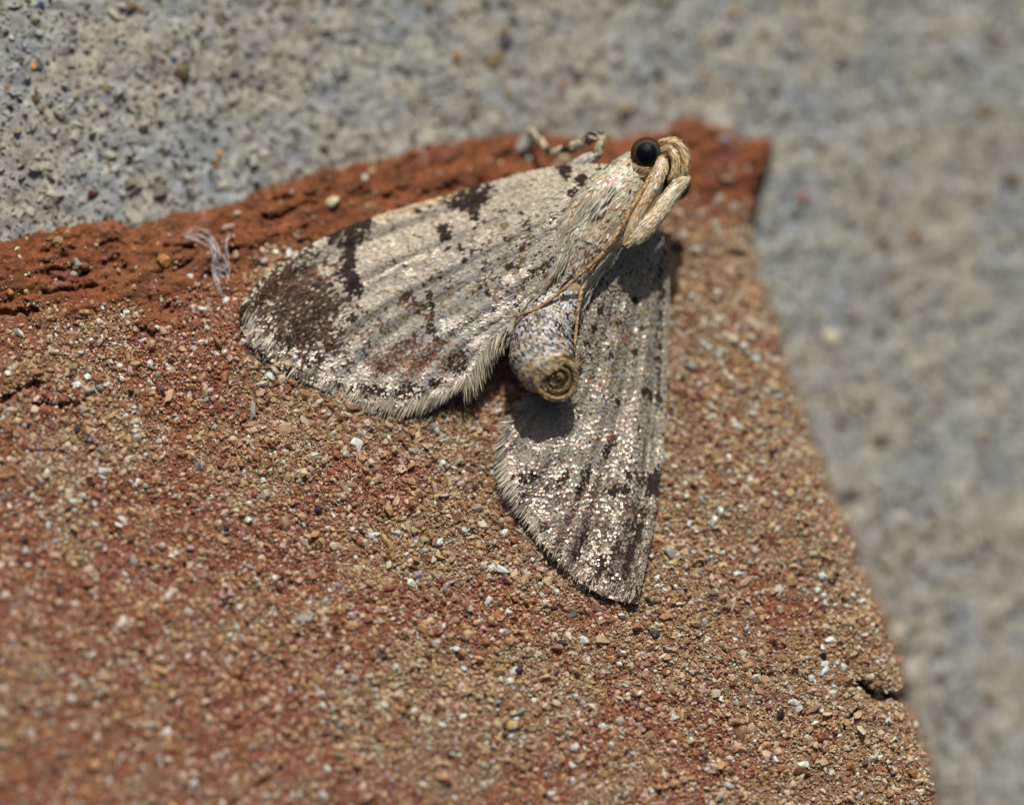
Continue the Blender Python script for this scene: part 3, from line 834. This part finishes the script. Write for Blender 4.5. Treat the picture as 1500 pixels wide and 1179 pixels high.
class Tube:
    """a swept body: path points (px, py, w), radii along it, flattening of the cross-section"""
    def __init__(s, pts, rad, flat=1.0, up=(0, 0, 1), bump=None):
        s.pts = np.array(pts, float); s.rad = np.array(rad, float); s.flat = flat; s.up = np.array(up, float); s.bump = bump
        s.pts = C(s.pts[:, 0], s.pts[:, 1], s.pts[:, 2])
        P3 = s.pts
        d = np.r_[0, np.cumsum(np.linalg.norm(np.diff(P3, axis=0), axis=1))]; s.k = d / d[-1]; s.len = d[-1]

    def axis(s, u):
        T = np.gradient(s.pts, s.k, axis=0)
        u = np.clip(u, 0, 1)
        i = np.clip(np.searchsorted(s.k, u, side='right') - 1, 0, len(s.k) - 2)
        h = s.k[i + 1] - s.k[i]; t = ((u - s.k[i]) / h)[..., None]; h = h[..., None]
        P = s.pts
        return ((2 * t ** 3 - 3 * t ** 2 + 1) * P[i] + (t ** 3 - 2 * t ** 2 + t) * h * T[i] + (-2 * t ** 3 + 3 * t ** 2) * P[i + 1] + (t ** 3 - t ** 2) * h * T[i + 1])

    def p(s, u, a):
        c = s.axis(u); t = nrm(s.axis(np.clip(u + .01, 0, 1)) - s.axis(np.clip(u - .01, 0, 1)))
        sd = nrm(np.cross(t, np.broadcast_to(s.up, t.shape))); nn = np.cross(sd, t)
        r = np.interp(u, s.k, s.rad)
        if s.bump is not None: r = r * s.bump(u, a)
        return c + sd * (np.cos(a) * r)[..., None] + nn * (np.sin(a) * r * s.flat)[..., None]

    def mesh(s, nu, nv):
        U, A = np.meshgrid(np.linspace(0, 1, nu), np.linspace(0, 2 * np.pi, nv, endpoint=False), indexing='ij')
        V = s.p(U.ravel(), A.ravel())
        F = [gridfaces(nu, nv, True)]
        V = np.concatenate([V, s.axis(np.array([0., 1.]))]); b = nu * nv
        j = np.arange(nv); j2 = (j + 1) % nv
        F.append(np.stack([np.full(nv, b), j2, j], -1)); F.append(np.stack([np.full(nv, b + 1), (nu - 1) * nv + j, (nu - 1) * nv + j2], -1))
        return V, F

    def frame(s, u, a):
        e = .01
        P = s.p(u, a); du = nrm(s.p(np.clip(u + e, 0, 1), a) - s.p(np.clip(u - e, 0, 1), a)); da = nrm(s.p(u, a + e) - s.p(u, a - e))
        n = nrm(np.cross(du, da)); c = s.axis(u)
        n = np.where(np.sum(n * (P - c), -1, keepdims=True) < 0, -n, n)
        return P, du, da, n

    def scales(s, count, length, width, tilt, colour, u0=0, u1=1, spread=.15, prof=SCALE_PROF, lift=.3, curl=-.1):
        u = rng.uniform(u0, u1, count); a = rng.uniform(0, 2 * np.pi, count)
        P, du, da, n = s.frame(u, a)
        th = math.radians(tilt) + rng.normal(size=count) * math.radians(6)
        d = nrm(du + da * rng.normal(size=(count, 1)) * spread)
        n = nrm(n + da * rng.normal(size=(count, 1)) * .12)
        dd = d * np.cos(th)[:, None] + n * np.sin(th)[:, None]; nn = n * np.cos(th)[:, None] - d * np.sin(th)[:, None]
        col = colour(u, a, P[:, 0] + CXP, CYP - P[:, 1])
        return blades(P + n * lift, dd, nn, length * rng.uniform(.7, 1.3, count), width * rng.uniform(.75, 1.25, count), curl, prof, col)


def palette(cols, probs, lo=.4, hi=.6):
    cols = np.array(cols); probs = np.array(probs) / np.sum(probs)

    def f(u, a, px, py):
        n = len(u)
        return np.c_[cols[rng.choice(len(cols), n, p=probs)] * rng.uniform(.78, 1.15, (n, 1)), rng.uniform(lo, hi, n)]
    return f


def const(V, c):
    return np.tile(np.r_[c, .6], (len(V), 1))


def build_moth():
    mo = root('moth', toworld(C(*MOTH_AT, float(brick_w(*MOTH_AT)))), 'mottled grey and cream moth with spread wings resting on the brick', 'moth')

    def wing(W, pattern, tilt, lab, fr, gl):
        nu, nv = 110, 64
        U, Vv = np.meshgrid(np.linspace(0, 1, nu), np.linspace(0, 1, nv), indexing='ij')
        P = W.p(U.ravel(), Vv.ravel()); P[:, 2] -= 1.0
        px = P[:, 0] + CXP; py = CYP - P[:, 1]
        col = np.tile(srgb(150, 142, 128), (len(P), 1)) * (1 + .2 * fbm(px, py, 30, 2, 5)[:, None])
        F = gridfaces(nu, nv)
        # two skins and a rim: the wing is a thin closed sheet
        P2 = P.copy(); P2[:, 2] -= 2.5
        b = len(P)
        rim = np.r_[np.arange(nv), np.arange(1, nu) * nv + nv - 1, (nu - 1) * nv + np.arange(nv - 2, -1, -1), np.arange(nu - 2, 0, -1) * nv]
        r2 = np.roll(rim, -1)
        Fr = np.stack([rim, r2, r2 + b, rim + b], -1)
        w = part('forewing', mo, np.concatenate([P, P2]), [F, F[:, ::-1] + b, Fr], np.concatenate([col, col]), M_MEMB, True, None, lab)
        V, F, cc = wing_scales(W, pattern, 2.7, tilt, gl)
        part('wing_scale', w, V, [F], cc, M_SCALE, True, 'stuff')
        V, F, cc = join(fr)
        part('fringe', w, V, [F], cc, M_HAIR, True, 'stuff')
        return w

    def tl(px, py, u, v):
        g = smooth(.80, .93, u + .05 * fbm(px, py, 40, 2, 151)) * smooth(.0, .3, v)
        g2 = smooth(.72, .95, v) * smooth(.2, .4, u)
        return np.radians(4.0 + 4 * g + 3 * g2 + 4 * fbm(px, py, 18, 2, 152))

    def tr(px, py, u, v):
        return np.radians(7 + 4 * fbm(px, py, 20, 2, 153))

    def gll(px, py, u, v):
        k = .95 * smooth(.82, .95, u + .10 * fbm(px, py, 30, 2, 154)) * smooth(.10, .25, v) * smooth(-.35, .15, fbm(px, py, 22, 2, 155))
        k = k * (1 - .9 * blob(px, py, 425, 440, 60, 68, -25, .4, 1, .4))
        k = np.maximum(k, .85 * stroke(px, py, [(520, 428), (545, 410), (590, 388), (640, 368)], 2.6, .5, 31, .6))
        k = np.maximum(k, .7 * stroke(px, py, [(540, 372), (575, 358)], 2, .5, 31, .6))
        k = np.maximum(k, .8 * stroke(px, py, [(655, 480), (700, 475), (760, 448), (800, 425)], 10, .7, 32, 1.6))
        for x, y, r in [(745, 410, 12), (812, 325, 10), (738, 440, 14), (700, 495, 16), (660, 475, 14), (600, 400, 8), (770, 400, 10)]:
            k = np.maximum(k, .8 * blob(px, py, x, y, r, r * .7, -20, .7, 33, 1.2))
        return k

    def glr(px, py, u, v):
        k = .80 * smooth(-.30, .25, fbm(px, py, 26, 3, 156)) * smooth(.02, .14, v) * (.55 + .45 * smooth(.3, .8, u))
        k = np.maximum(k, .9 * smooth(.86, .95, u) * smooth(.03, .08, v) * smooth(-.3, .2, fbm(px, py, 18, 2, 157)))
        return k * (.62 + .38 * np.sin(py * .85 + 7 * fbm(px, py, 40, 2, 158)))
    fl = [fringe(LEFT, 'e', .04, .5, 420, lambda a: 17 + 10 * a, .10, (0, -.5, -.1), 161),
          fringe(LEFT, 'e', .5, 1.0, 900, lambda a: 16 + 18 * a, .12, (-.1, -.7, -.1), 162),
          fringe(LEFT, 'd', .62, 1.0, 420, lambda a: 20 + 20 * a, .13, (-.25, -.7, -.15), 163)]
    wing(LEFT, left_pattern, tl, 'forewing with black band and dark brown tip', fl, gll)
    frr = [fringe(RIGHT, 'e', .02, .6, 520, lambda a: 12 + 12 * a, .12, (-.35, -.35, 0), 164),
           fringe(RIGHT, 'e', .6, 1.0, 520, lambda a: 17 + 12 * a, .12, (-.6, -.5, 0), 165),
           fringe(RIGHT, 'd', .75, 1.0, 170, lambda a: 17 + 8 * a, .13, (-.7, -.3, 0), 166)]
    wing(RIGHT, right_pattern, tr, 'glittering silvery forewing folded beside the abdomen', frr, glr)

    # ---- thorax
    th = Tube([(948, 232, -52), (925, 258, -46), (895, 295, -38), (862, 345, -40), (838, 395, -46), (826, 425, -50)], [22, 34, 46, 50, 40, 28], .9)
    V, F = th.mesh(26, 30)
    t = part('thorax', mo, V, F, const(V, srgb(150, 136, 108))[:, :3], M_SKIN)
    pal = palette([srgb(194, 190, 170), srgb(178, 176, 152), srgb(184, 164, 130), srgb(140, 130, 96), srgb(164, 122, 98), BLACK * 1.5, WHITE], [.38, .28, .12, .06, .05, .012, .10], .30, .50)

    def thcol(u, a, px, py):
        c = pal(u, a, px, py)
        for x, y, r, cc_, p in [(893, 286, 9, BLACK * 1.4, .8), (880, 300, 6, BLACK * 1.4, .6), (900, 262, 9, srgb(168, 112, 92), .5), (866, 372, 10, srgb(142, 90, 74), .45), (884, 330, 18, srgb(190, 162, 128), .5), (905, 300, 14, srgb(186, 152, 124), .3)]:
            m = rng.random(len(u)) < p * blob(px, py, x, y, r, r, 0, .5, 41, .5)
            c[m, :3] = cc_
        return c
    ps = [th.scales(9000, 9, 3.2, 2.5, thcol, .02, .98, .22), th.scales(260, 15, 2.0, 5, pal, .3, .98, .2, HAIR_PROF, curl=-.15)]
    V, F, cc = join(ps)
    part('body_scale', t, V, [F], cc, M_HAIR, True, 'stuff')
    # shoulder tufts: long scales lying back over the wing bases
    tf = []
    for (x0, y0, w0), (x1, y1, w1), n, L, rad in [((892, 280, 6), (872, 310, 12), 70, 30, 10), ((864, 298, 2), (836, 344, -2), 220, 28, 9), ((836, 362, -2), (808, 408, -8), 150, 28, 7), ((806, 408, -8), (774, 450, -18), 120, 22, 6), ((895, 372, -10), (856, 428, -18), 200, 34, 7), ((868, 402, -18), (846, 470, -28), 150, 32, 5)]:
        k = rng.random(n)[:, None]
        A = C(x0, y0, w0)[None] * (1 - k) + C(x1, y1, w1)[None] * k
        dirv = nrm(C(x1, y1, w1) - C(x0, y0, w0))
        off = rng.normal(size=(n, 3)) * np.array([rad * .5, rad * .4, 2.0])
        d = dirv[None] + rng.normal(size=(n, 3)) * np.array([.12, .12, .06]) + np.array([0, 0, .02])
        c = pal(np.zeros(n), 0, 0, 0)
        tf.append(blades(A + off - dirv * L * .35, d, np.tile([.1, .2, 1.0], (n, 1)) + rng.normal(size=(n, 3)) * .25, L * rng.uniform(.5, 1.0, n), rng.uniform(1.1, 2.2, n), -.10, HAIR_PROF, c))
    V, F, cc = join(tf)
    part('hair_tuft', t, V, [F], cc, M_HAIR, True, 'stuff')

    # ---- abdomen, raised with its blunt end towards the sky
    ab = Tube([(838, 420, -52), (815, 455, -42), (796, 490, -26), (793, 522, -6), (802, 545, 9), (811, 556, 16)], [34, 43, 48, 47, 42, 31], .95, (0.3, -1, .2),
              lambda u, a: 1 + .035 * np.cos(u * 2 * np.pi * 6.5) ** 3 + .02 * np.sin(a * 3 + u * 20))
    V, F = ab.mesh(40, 36)
    abo = part('abdomen', mo, V, F, const(V, srgb(150, 130, 96))[:, :3], M_SKIN)

    def abcol(u, a, px, py):
        n = len(u)
        c = np.array([srgb(196, 198, 204), srgb(186, 174, 146), srgb(56, 50, 56), srgb(150, 154, 168), srgb(150, 122, 82)])[rng.choice(5, n, p=[.34, .22, .20, .17, .07])]
        band = smooth(.1, .35, fbm(px, py, 16, 2, 171)) * .5
        m = rng.random(n) < band; c[m] = c[m] * .35
        rim = smooth(.80, .95, u); m = rng.random(n) < rim * .85; c[m] = srgb(168, 146, 106)
        return np.c_[c * rng.uniform(.8, 1.12, (n, 1)), rng.uniform(.4, .6, n)]
    V, F, cc = join([ab.scales(8500, 6, 3.1, 4, abcol, .05, .99, .35), ab.scales(50, 20, 1.6, 6, palette([srgb(200, 180, 140), BROWN], [.8, .2]), .1, .97, .3, HAIR_PROF)])
    part('body_scale', abo, V, [F], cc, M_BODY, True, 'stuff')
    # blunt end: thick rim, sunken floor, a curled flap
    e0 = ab.axis(np.array([1.0]))[0]; ax = nrm(ab.axis(np.array([1.0]))[0] - ab.axis(np.array([.93]))[0]); ax = nrm(np.array([.34, -.26, 1.0])); e0 = e0 + ax * 13 + np.array([1, 3, 0])
    s1 = nrm(np.cross(ax, np.array([0, 1., 0]))); s2 = np.cross(ax, s1)
    prof = [(34, -16), (35, -6), (34.5, 0), (32, 3.5), (29, 3.5), (27.5, 1), (26, -3.5), (23, -3), (20.5, 1), (18, 1), (16, -3.5), (12.5, -3), (9.5, .5), (6, 0), (3, -2), (.3, -2)]
    na = 48; aa = np.linspace(0, 2 * np.pi, na, endpoint=False)
    V = []; cl = []
    for i, (r, h) in enumerate(prof):
        rr = r * (1 + .04 * np.sin(aa * 3 + 1) + .03 * np.sin(aa * 5 + i) + .02 * np.sin(aa * 11 + i * 2))
        hh = h + (1.3 * np.sin(aa * 2 + i * .5) + .8 * np.sin(aa * 9 + i * 2.1)) * (1 if i > 4 else .4) + (3.0 * np.sin(aa - 2.2) if i > 6 else 0)
        V.append(e0 + s1 * (np.cos(aa) * rr)[:, None] * 1.0 + s2 * (np.sin(aa) * rr * .95)[:, None] + ax * hh[:, None])
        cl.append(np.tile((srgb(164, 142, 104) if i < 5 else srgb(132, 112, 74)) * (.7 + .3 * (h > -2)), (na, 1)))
    V = np.concatenate(V); cl = np.concatenate(cl)
    tip = part('abdomen_tip', abo, V, [gridfaces(len(prof), na, True)], cl, M_SKIN)
    n = 330; r = np.sqrt(rng.random(n)) * 33; a = rng.uniform(0, 2 * np.pi, n)
    rad = s1[None] * np.cos(a)[:, None] + s2[None] * np.sin(a)[:, None]; tan = -s1[None] * np.sin(a)[:, None] + s2[None] * np.cos(a)[:, None]
    hgt = np.interp(r, [q[0] for q in prof][::-1], [q[1] for q in prof][::-1])
    Pp = e0 + rad * r[:, None] + ax * (hgt + .5)[:, None]
    b1 = blades(Pp, tan * .9 - rad * .35 + ax * .2 + rng.normal(size=(n, 3)) * .25, np.tile(ax, (n, 1)) + rad * .3, rng.uniform(5, 10, n), rng.uniform(1.2, 2.4, n), .05, HAIR_PROF,
                palette([srgb(170, 150, 108), srgb(136, 114, 72), srgb(86, 68, 44), srgb(200, 188, 154)], [.35, .33, .17, .15])(r, 0, 0, 0))
    # stray bristles under the tip
    n = 40; a = rng.uniform(3.4, 5.2, n)
    rad = s1[None] * np.cos(a)[:, None] + s2[None] * np.sin(a)[:, None]; tan = -s1[None] * np.sin(a)[:, None] + s2[None] * np.cos(a)[:, None]
    b2 = blades(e0 + rad * 34 - ax * 6, tan * rng.choice([-.3, 1], (n, 1)) + rad * .35 + ax * .1 + rng.normal(size=(n, 3)) * .2, rad, rng.uniform(10, 22, n), 1.6, .2, HAIR_PROF, palette([srgb(190, 170, 130)], [1])(a, 0, 0, 0))
    V, F, cc = join([b1, b2])
    part('bristle', abo, V, [F], cc, M_HAIR, True, 'stuff')

    # ---- head
    hd = Tube([(925, 262, -42), (945, 246, -40), (968, 232, -40), (988, 226, -44), (1000, 232, -52)], [24, 28, 27, 20, 9], .95)
    V, F = hd.mesh(24, 26)
    h = part('head', mo, V, F, const(V, srgb(120, 96, 66))[:, :3], M_SKIN)
    hp = palette([srgb(190, 168, 128), srgb(170, 142, 98), srgb(120, 92, 60), CREAM], [.34, .34, .2, .12], .35, .55)
    V, F, cc = hd.scales(1300, 9, 2.4, 5, hp, .02, .98, .3)
    part('body_scale', h, V, [F], cc, M_HAIR, True, 'stuff')
    for (x, y, w, r, lb) in [(948, 225, -28, 24.5, 'large black eye with a faint green ring'), (990, 272, -70, 22, None)]:
        v = ICO3_V; vv, ff = subdiv(v, ICO3_F)
        axd = nrm(np.array([-.05, .03, 1.0]))
        dist = np.degrees(np.arccos(np.clip(vv @ axd, -1, 1)))
        ring = np.exp(-((dist - 45) / 5) ** 2)[:, None]
        inner = (1 - smooth(38, 50, dist))[:, None]
        cl = np.array([.055, .018, .013]) * (1 - inner) + np.array([.003, .003, .007]) * inner + ring * np.array([.008, .05, .026])
        part('eye', h, C(x, y, w) + vv * r, [ff], cl, M_EYE, True, None, lb)

    def palp(name, pts, rad, cols, probs, flat=.8, n=500, L=10, Wd=3.8, label=None, parent=h, base=srgb(170, 138, 92), tilt=8):
        tb = Tube(pts, rad, flat)
        V, F = tb.mesh(28, 16)
        o = part(name, parent, V, F, const(V, base)[:, :3], M_SKIN, True, None, label)
        V, F, cc = tb.scales(int(n * 2.4), L * .9, Wd * .45, 3, palette(cols, probs, .34, .55),   .01, .99, .10)
        # scales belong to the same piece: join them into its own mesh
        me = o.data
        sc = mesh_data(name, toworld(V) - top(parent), [F], cc, True, [M_HAIR])
        return o, sc
    pend = []
    TANS = [srgb(214, 188, 142), srgb(192, 160, 110), srgb(160, 124, 80), CREAM]
    pend.append(palp('palp', [(962, 214, -26), (975, 209, -20), (988, 209, -16), (999, 220, -14), (1003, 238, -14), (1000, 254, -18), (994, 262, -22)], [5, 6.5, 7, 7, 6.5, 6, 4], TANS, [.4, .35, .15, .1], .85, 420, 9, 3.4))
    pend.append(palp('palp', [(966, 222, -20), (978, 219, -14), (987, 228, -11), (990, 242, -11), (987, 256, -14), (982, 262, -18)], [5, 6, 6.5, 6.5, 6, 4.5], TANS, [.45, .3, .1, .15], .8, 380, 9, 3.4))
    pend.append(palp('palp', [(970, 232, -16), (968, 248, -8), (962, 264, -3), (948, 288, 1), (936, 312, 3), (926, 334, 4), (920, 352, 3)], [9, 10, 10, 10, 10.5, 10.5, 7], [srgb(196, 172, 132), srgb(178, 148, 106), CREAM, srgb(150, 108, 74), srgb(206, 200, 188)], [.34, .28, .2, .08, .1], .8, 640, 11, 3.8))
    pend.append(palp('palp', [(1008, 259, -24), (996, 270, -14), (982, 288, -6), (966, 310, 0), (950, 330, 4), (936, 346, 5), (924, 356, 4)], [7, 10.5, 11.5, 12, 13, 12, 7], [srgb(206, 200, 184), srgb(198, 184, 152), srgb(200, 180, 140), srgb(166, 124, 90), srgb(120, 84, 56)], [.34, .36, .2, .06, .04], .75, 820, 11, 4.0))
    an = [((966, 236, -22), (958, 252, -6), (946, 272, 2), (930, 298, 8), (914, 325, 12), (902, 345, 14), (880, 375, 12), (850, 402, 8), (820, 428, 5), (790, 450, 5), (762, 461, 2), (738, 467, -2)), ((972, 240, -24), (950, 286, -6), (925, 330, -2), (902, 358, 2), (880, 380, 2), (864, 402, -2), (852, 428, -4), (847, 455, -4), (844, 485, -4), (841, 512, -6), (838, 536, -10))]
    for i, pts in enumerate(an):
        rr = np.linspace(5.0 if i == 0 else 4.2, 1.5, len(pts))
        tb = Tube(pts, rr, .9, (0, 0, 1), lambda u, a: 1 + .07 * np.cos(u * 2 * np.pi * 70))
        V, F = tb.mesh(420, 8)
        cl = const(V, srgb(158, 126, 84) if i == 0 else srgb(186, 164, 132))[:, :3] * (1 + .25 * np.sin(np.arange(len(V)) * .02)[:, None])
        part('antenna', h, V, F, cl, M_SKIN)
        V, F, cc = tb.scales(420, 4.5, 1.7, 4, palette([srgb(200, 170, 120), srgb(150, 116, 74), CREAM, BROWN], [.4, .3, .15, .15]), 0, .96)
        pend.append((None, mesh_data('antenna_scale', toworld(V) - top(h), [F], cc, True, [M_HAIR])))
    for o, sc in pend:
        so_ = bpy.data.objects.new('palp_scale' if o is not None else 'antenna_scale', sc)
        COL.objects.link(so_); so_.parent = h; so_['kind'] = 'stuff'
    # ---- legs
    def leg(segs):
        lg = None
        for nm, pts, rad, cols, probs, n in segs:
            tb = Tube(pts, rad, .85)
            V, F = tb.mesh(20, 12)
            o = part(nm, mo if lg is None else lg, V, F, const(V, srgb(120, 96, 70))[:, :3], M_SKIN)
            if lg is None: lg = o
            V, F, cc = tb.scales(n, 8, 3.2, 7, cols if callable(cols) else palette(cols, probs), .02, .98)
            part(nm + '_scale', lg, V, [F], cc, M_HAIR, True, 'stuff')

    def banded(k, ph):
        def f(u, a, px, py):
            n = len(u); dk = smooth(-.1, .3, np.sin(u * k + ph)); m = rng.random(n) < dk * .9
            c = np.tile(srgb(206, 194, 164), (n, 1)); c[m] = srgb(62, 50, 42)
            return np.c_[c * rng.uniform(.8, 1.15, (n, 1)), rng.uniform(.4, .6, n)]
        return f
    leg([('leg', [(828, 252, -90), (845, 242, -76), (860, 234, -70), (874, 228, -66)], [8, 8, 7.5, 6], [WHITE, GREY, CREAM], [.6, .25, .15], 260),
         ('tibia', [(874, 230, -67), (878, 216, -62), (880, 202, -60), (872, 200, -63), (858, 206, -72), (842, 214, -84), (820, 221, -102)], [7, 6, 6, 6.5, 6.5, 6, 4.5], banded(15, 2.2), None, 420),
         ('tarsus', [(822, 221, -102), (810, 223, -114), (802, 219, -122), (792, 206, -134), (784, 196, -146), (774, 188, -162)], [4.5, 4, 3.6, 3.4, 3.2, 2.2], banded(16, 4.2), None, 220)])
    for pts in [[(880, 300, -70), (900, 330, -110), (930, 400, -110), (945, 470, -128)], [(850, 330, -80), (810, 330, -115), (740, 350, -112), (690, 380, -128)], [(850, 380, -80), (850, 450, -100), (830, 540, -85), (800, 620, -78)]]:
        leg([('leg', pts, [9, 7, 5, 3], banded(14, 1), None, 200)])
    return mo


def eye_mat():
    m, t, b = mat('eye')
    a = node(t, 'ShaderNodeAttribute', attribute_name='col'); t.links.new(a.outputs['Color'], b.inputs['Base Color'])
    b.inputs['Roughness'].default_value = .38; b.inputs['Specular IOR Level'].default_value = .10
    v = node(t, 'ShaderNodeTexVoronoi'); v.inputs['Scale'].default_value = 28
    t.links.new(node(t, 'ShaderNodeNewGeometry').outputs['Position'], v.inputs['Vector'])
    bp = node(t, 'ShaderNodeBump'); bp.inputs['Distance'].default_value = .006; bp.invert = True
    t.links.new(v.outputs['Distance'], bp.inputs['Height']); t.links.new(bp.outputs['Normal'], b.inputs['Normal'])
    return m


M_EYE = eye_mat()


# ------------------------------------------------------------------ small things on the brick
def build_small():
    # speckled seed
    x, y = 488, 297
    w, _ = brick_surface(np.array([float(x)]), np.array([float(y)])); w = float(w[0])
    sd = root('seed', toworld(C(x, y, w)), 'tiny cream speckled seed on the red clay edge above the wing', 'seed')
    vv, ff = ICO3_V, ICO3_F
    P = vv * np.array([12, 8.5, 7]); a = math.radians(18)
    P = np.stack([P[:, 0] * math.cos(a) - P[:, 1] * math.sin(a), P[:, 0] * math.sin(a) + P[:, 1] * math.cos(a), P[:, 2]], -1)
    q = fbm(P[:, 0] + 40, P[:, 1] + P[:, 2], 9, 2, 181)
    spot = np.minimum.reduce([np.hypot(P[:, 0] + 3, (P[:, 1] - 3) * 1.6) / 2.6, np.hypot(P[:, 0] + 8, P[:, 1] + 3) / 1.9, np.hypot(P[:, 0] - 3, P[:, 1] + 1) / 1.3]) + q * .6
    cl = np.where(spot[:, None] < 1, srgb(46, 38, 34), srgb(206, 194, 160))
    part('shell', sd, C(x, y, w + 4) + P, [ff], cl, M_SKIN)
    ring = Tube([(482, 304, w + 8), (488, 304, w + 9.5), (493, 300, w + 10.5), (497, 295, w + 9), (498, 290, w + 7)], [1.2, 2.2, 2.6, 2.4, 1.2])
    V, F = ring.mesh(16, 8); part('dark_rim', sd, V, F, const(V, srgb(44, 38, 34))[:, :3], M_SKIN)
    # dark bead
    x, y = 466, 747
    w, _ = brick_surface(np.array([float(x)]), np.array([float(y)])); w = float(w[0])
    v2, f2 = ICO3_V, ICO3_F
    V = C(x, y, w + 4) + v2 * 6.2 * (1 + .05 * fbm(v2[:, 0] * 5 + 9, v2[:, 1] * 5 + v2[:, 2] * 3, 2, 2, 190)[:, None])
    me = mesh_data('bead', toworld(V) - toworld(C(x, y, w)), [f2], np.tile(srgb(36, 28, 48), (len(V), 1)), True, [M_SKIN])
    o = link('bead', me, None, None, 'tiny round black bead lying on the sandy brick face', 'bead'); o.location = toworld(C(x, y, w))
    # cobweb
    paths = [[(268, 345), (285, 338), (302, 340), (314, 352), (320, 372), (316, 395), (318, 415)], [(272, 350), (292, 344), (306, 350), (311, 372), (314, 392), (322, 412)], [(306, 348), (318, 366), (328, 380), (334, 395), (332, 414)],
             [(337, 342), (332, 356), (334, 372), (330, 392), (318, 402)], [(314, 375), (322, 384), (332, 388)], [(312, 390), (322, 398), (334, 400)], [(316, 412), (322, 426), (330, 440)], [(318, 402), (326, 404), (334, 416)], [(270, 345), (288, 352), (304, 362)], [(310, 360), (312, 380), (314, 404), (318, 420)]]
    w0, _ = brick_surface(np.array([312.]), np.array([375.]))
    wb = root('cobweb', toworld(C(312, 375, float(w0[0]))), 'small torn wisp of white cobweb stuck to the red clay edge', 'cobweb')
    for k, p in enumerate(paths):
        pieces = []
        for s in range(4):
            q = np.array(p, float) + rng.normal(size=(len(p), 2)) * 2.6
            ww, _ = brick_surface(q[:, 0], q[:, 1])
            mid = np.sin(np.linspace(0, np.pi, len(q)))
            tb = Tube(np.c_[q, ww + 1.5 + mid * rng.uniform(4, 9)], np.full(len(q), rng.uniform(.16, .38)))
            V, F = tb.mesh(30, 5)
            pieces.append((V, F[0]))
        o = 0; Vs = []; Fs = []
        for V, F in pieces:
            Vs.append(V); Fs.append(F + o); o += len(V)
        part('strand', wb, np.concatenate(Vs), [np.concatenate(Fs)], None, M_WEB)


def web_mat():
    m, t, b = mat('spider_silk')
    b.inputs['Base Color'].default_value = (.75, .75, .78, 1); b.inputs['Roughness'].default_value = .35
    b.inputs['Transmission Weight'].default_value = .25
    return m


M_WEB = web_mat()

build_ground()
build_brick()
build_moth()
build_small()
print('tris', sum(len(o.data.polygons) for o in scene.objects if o.type == 'MESH'))
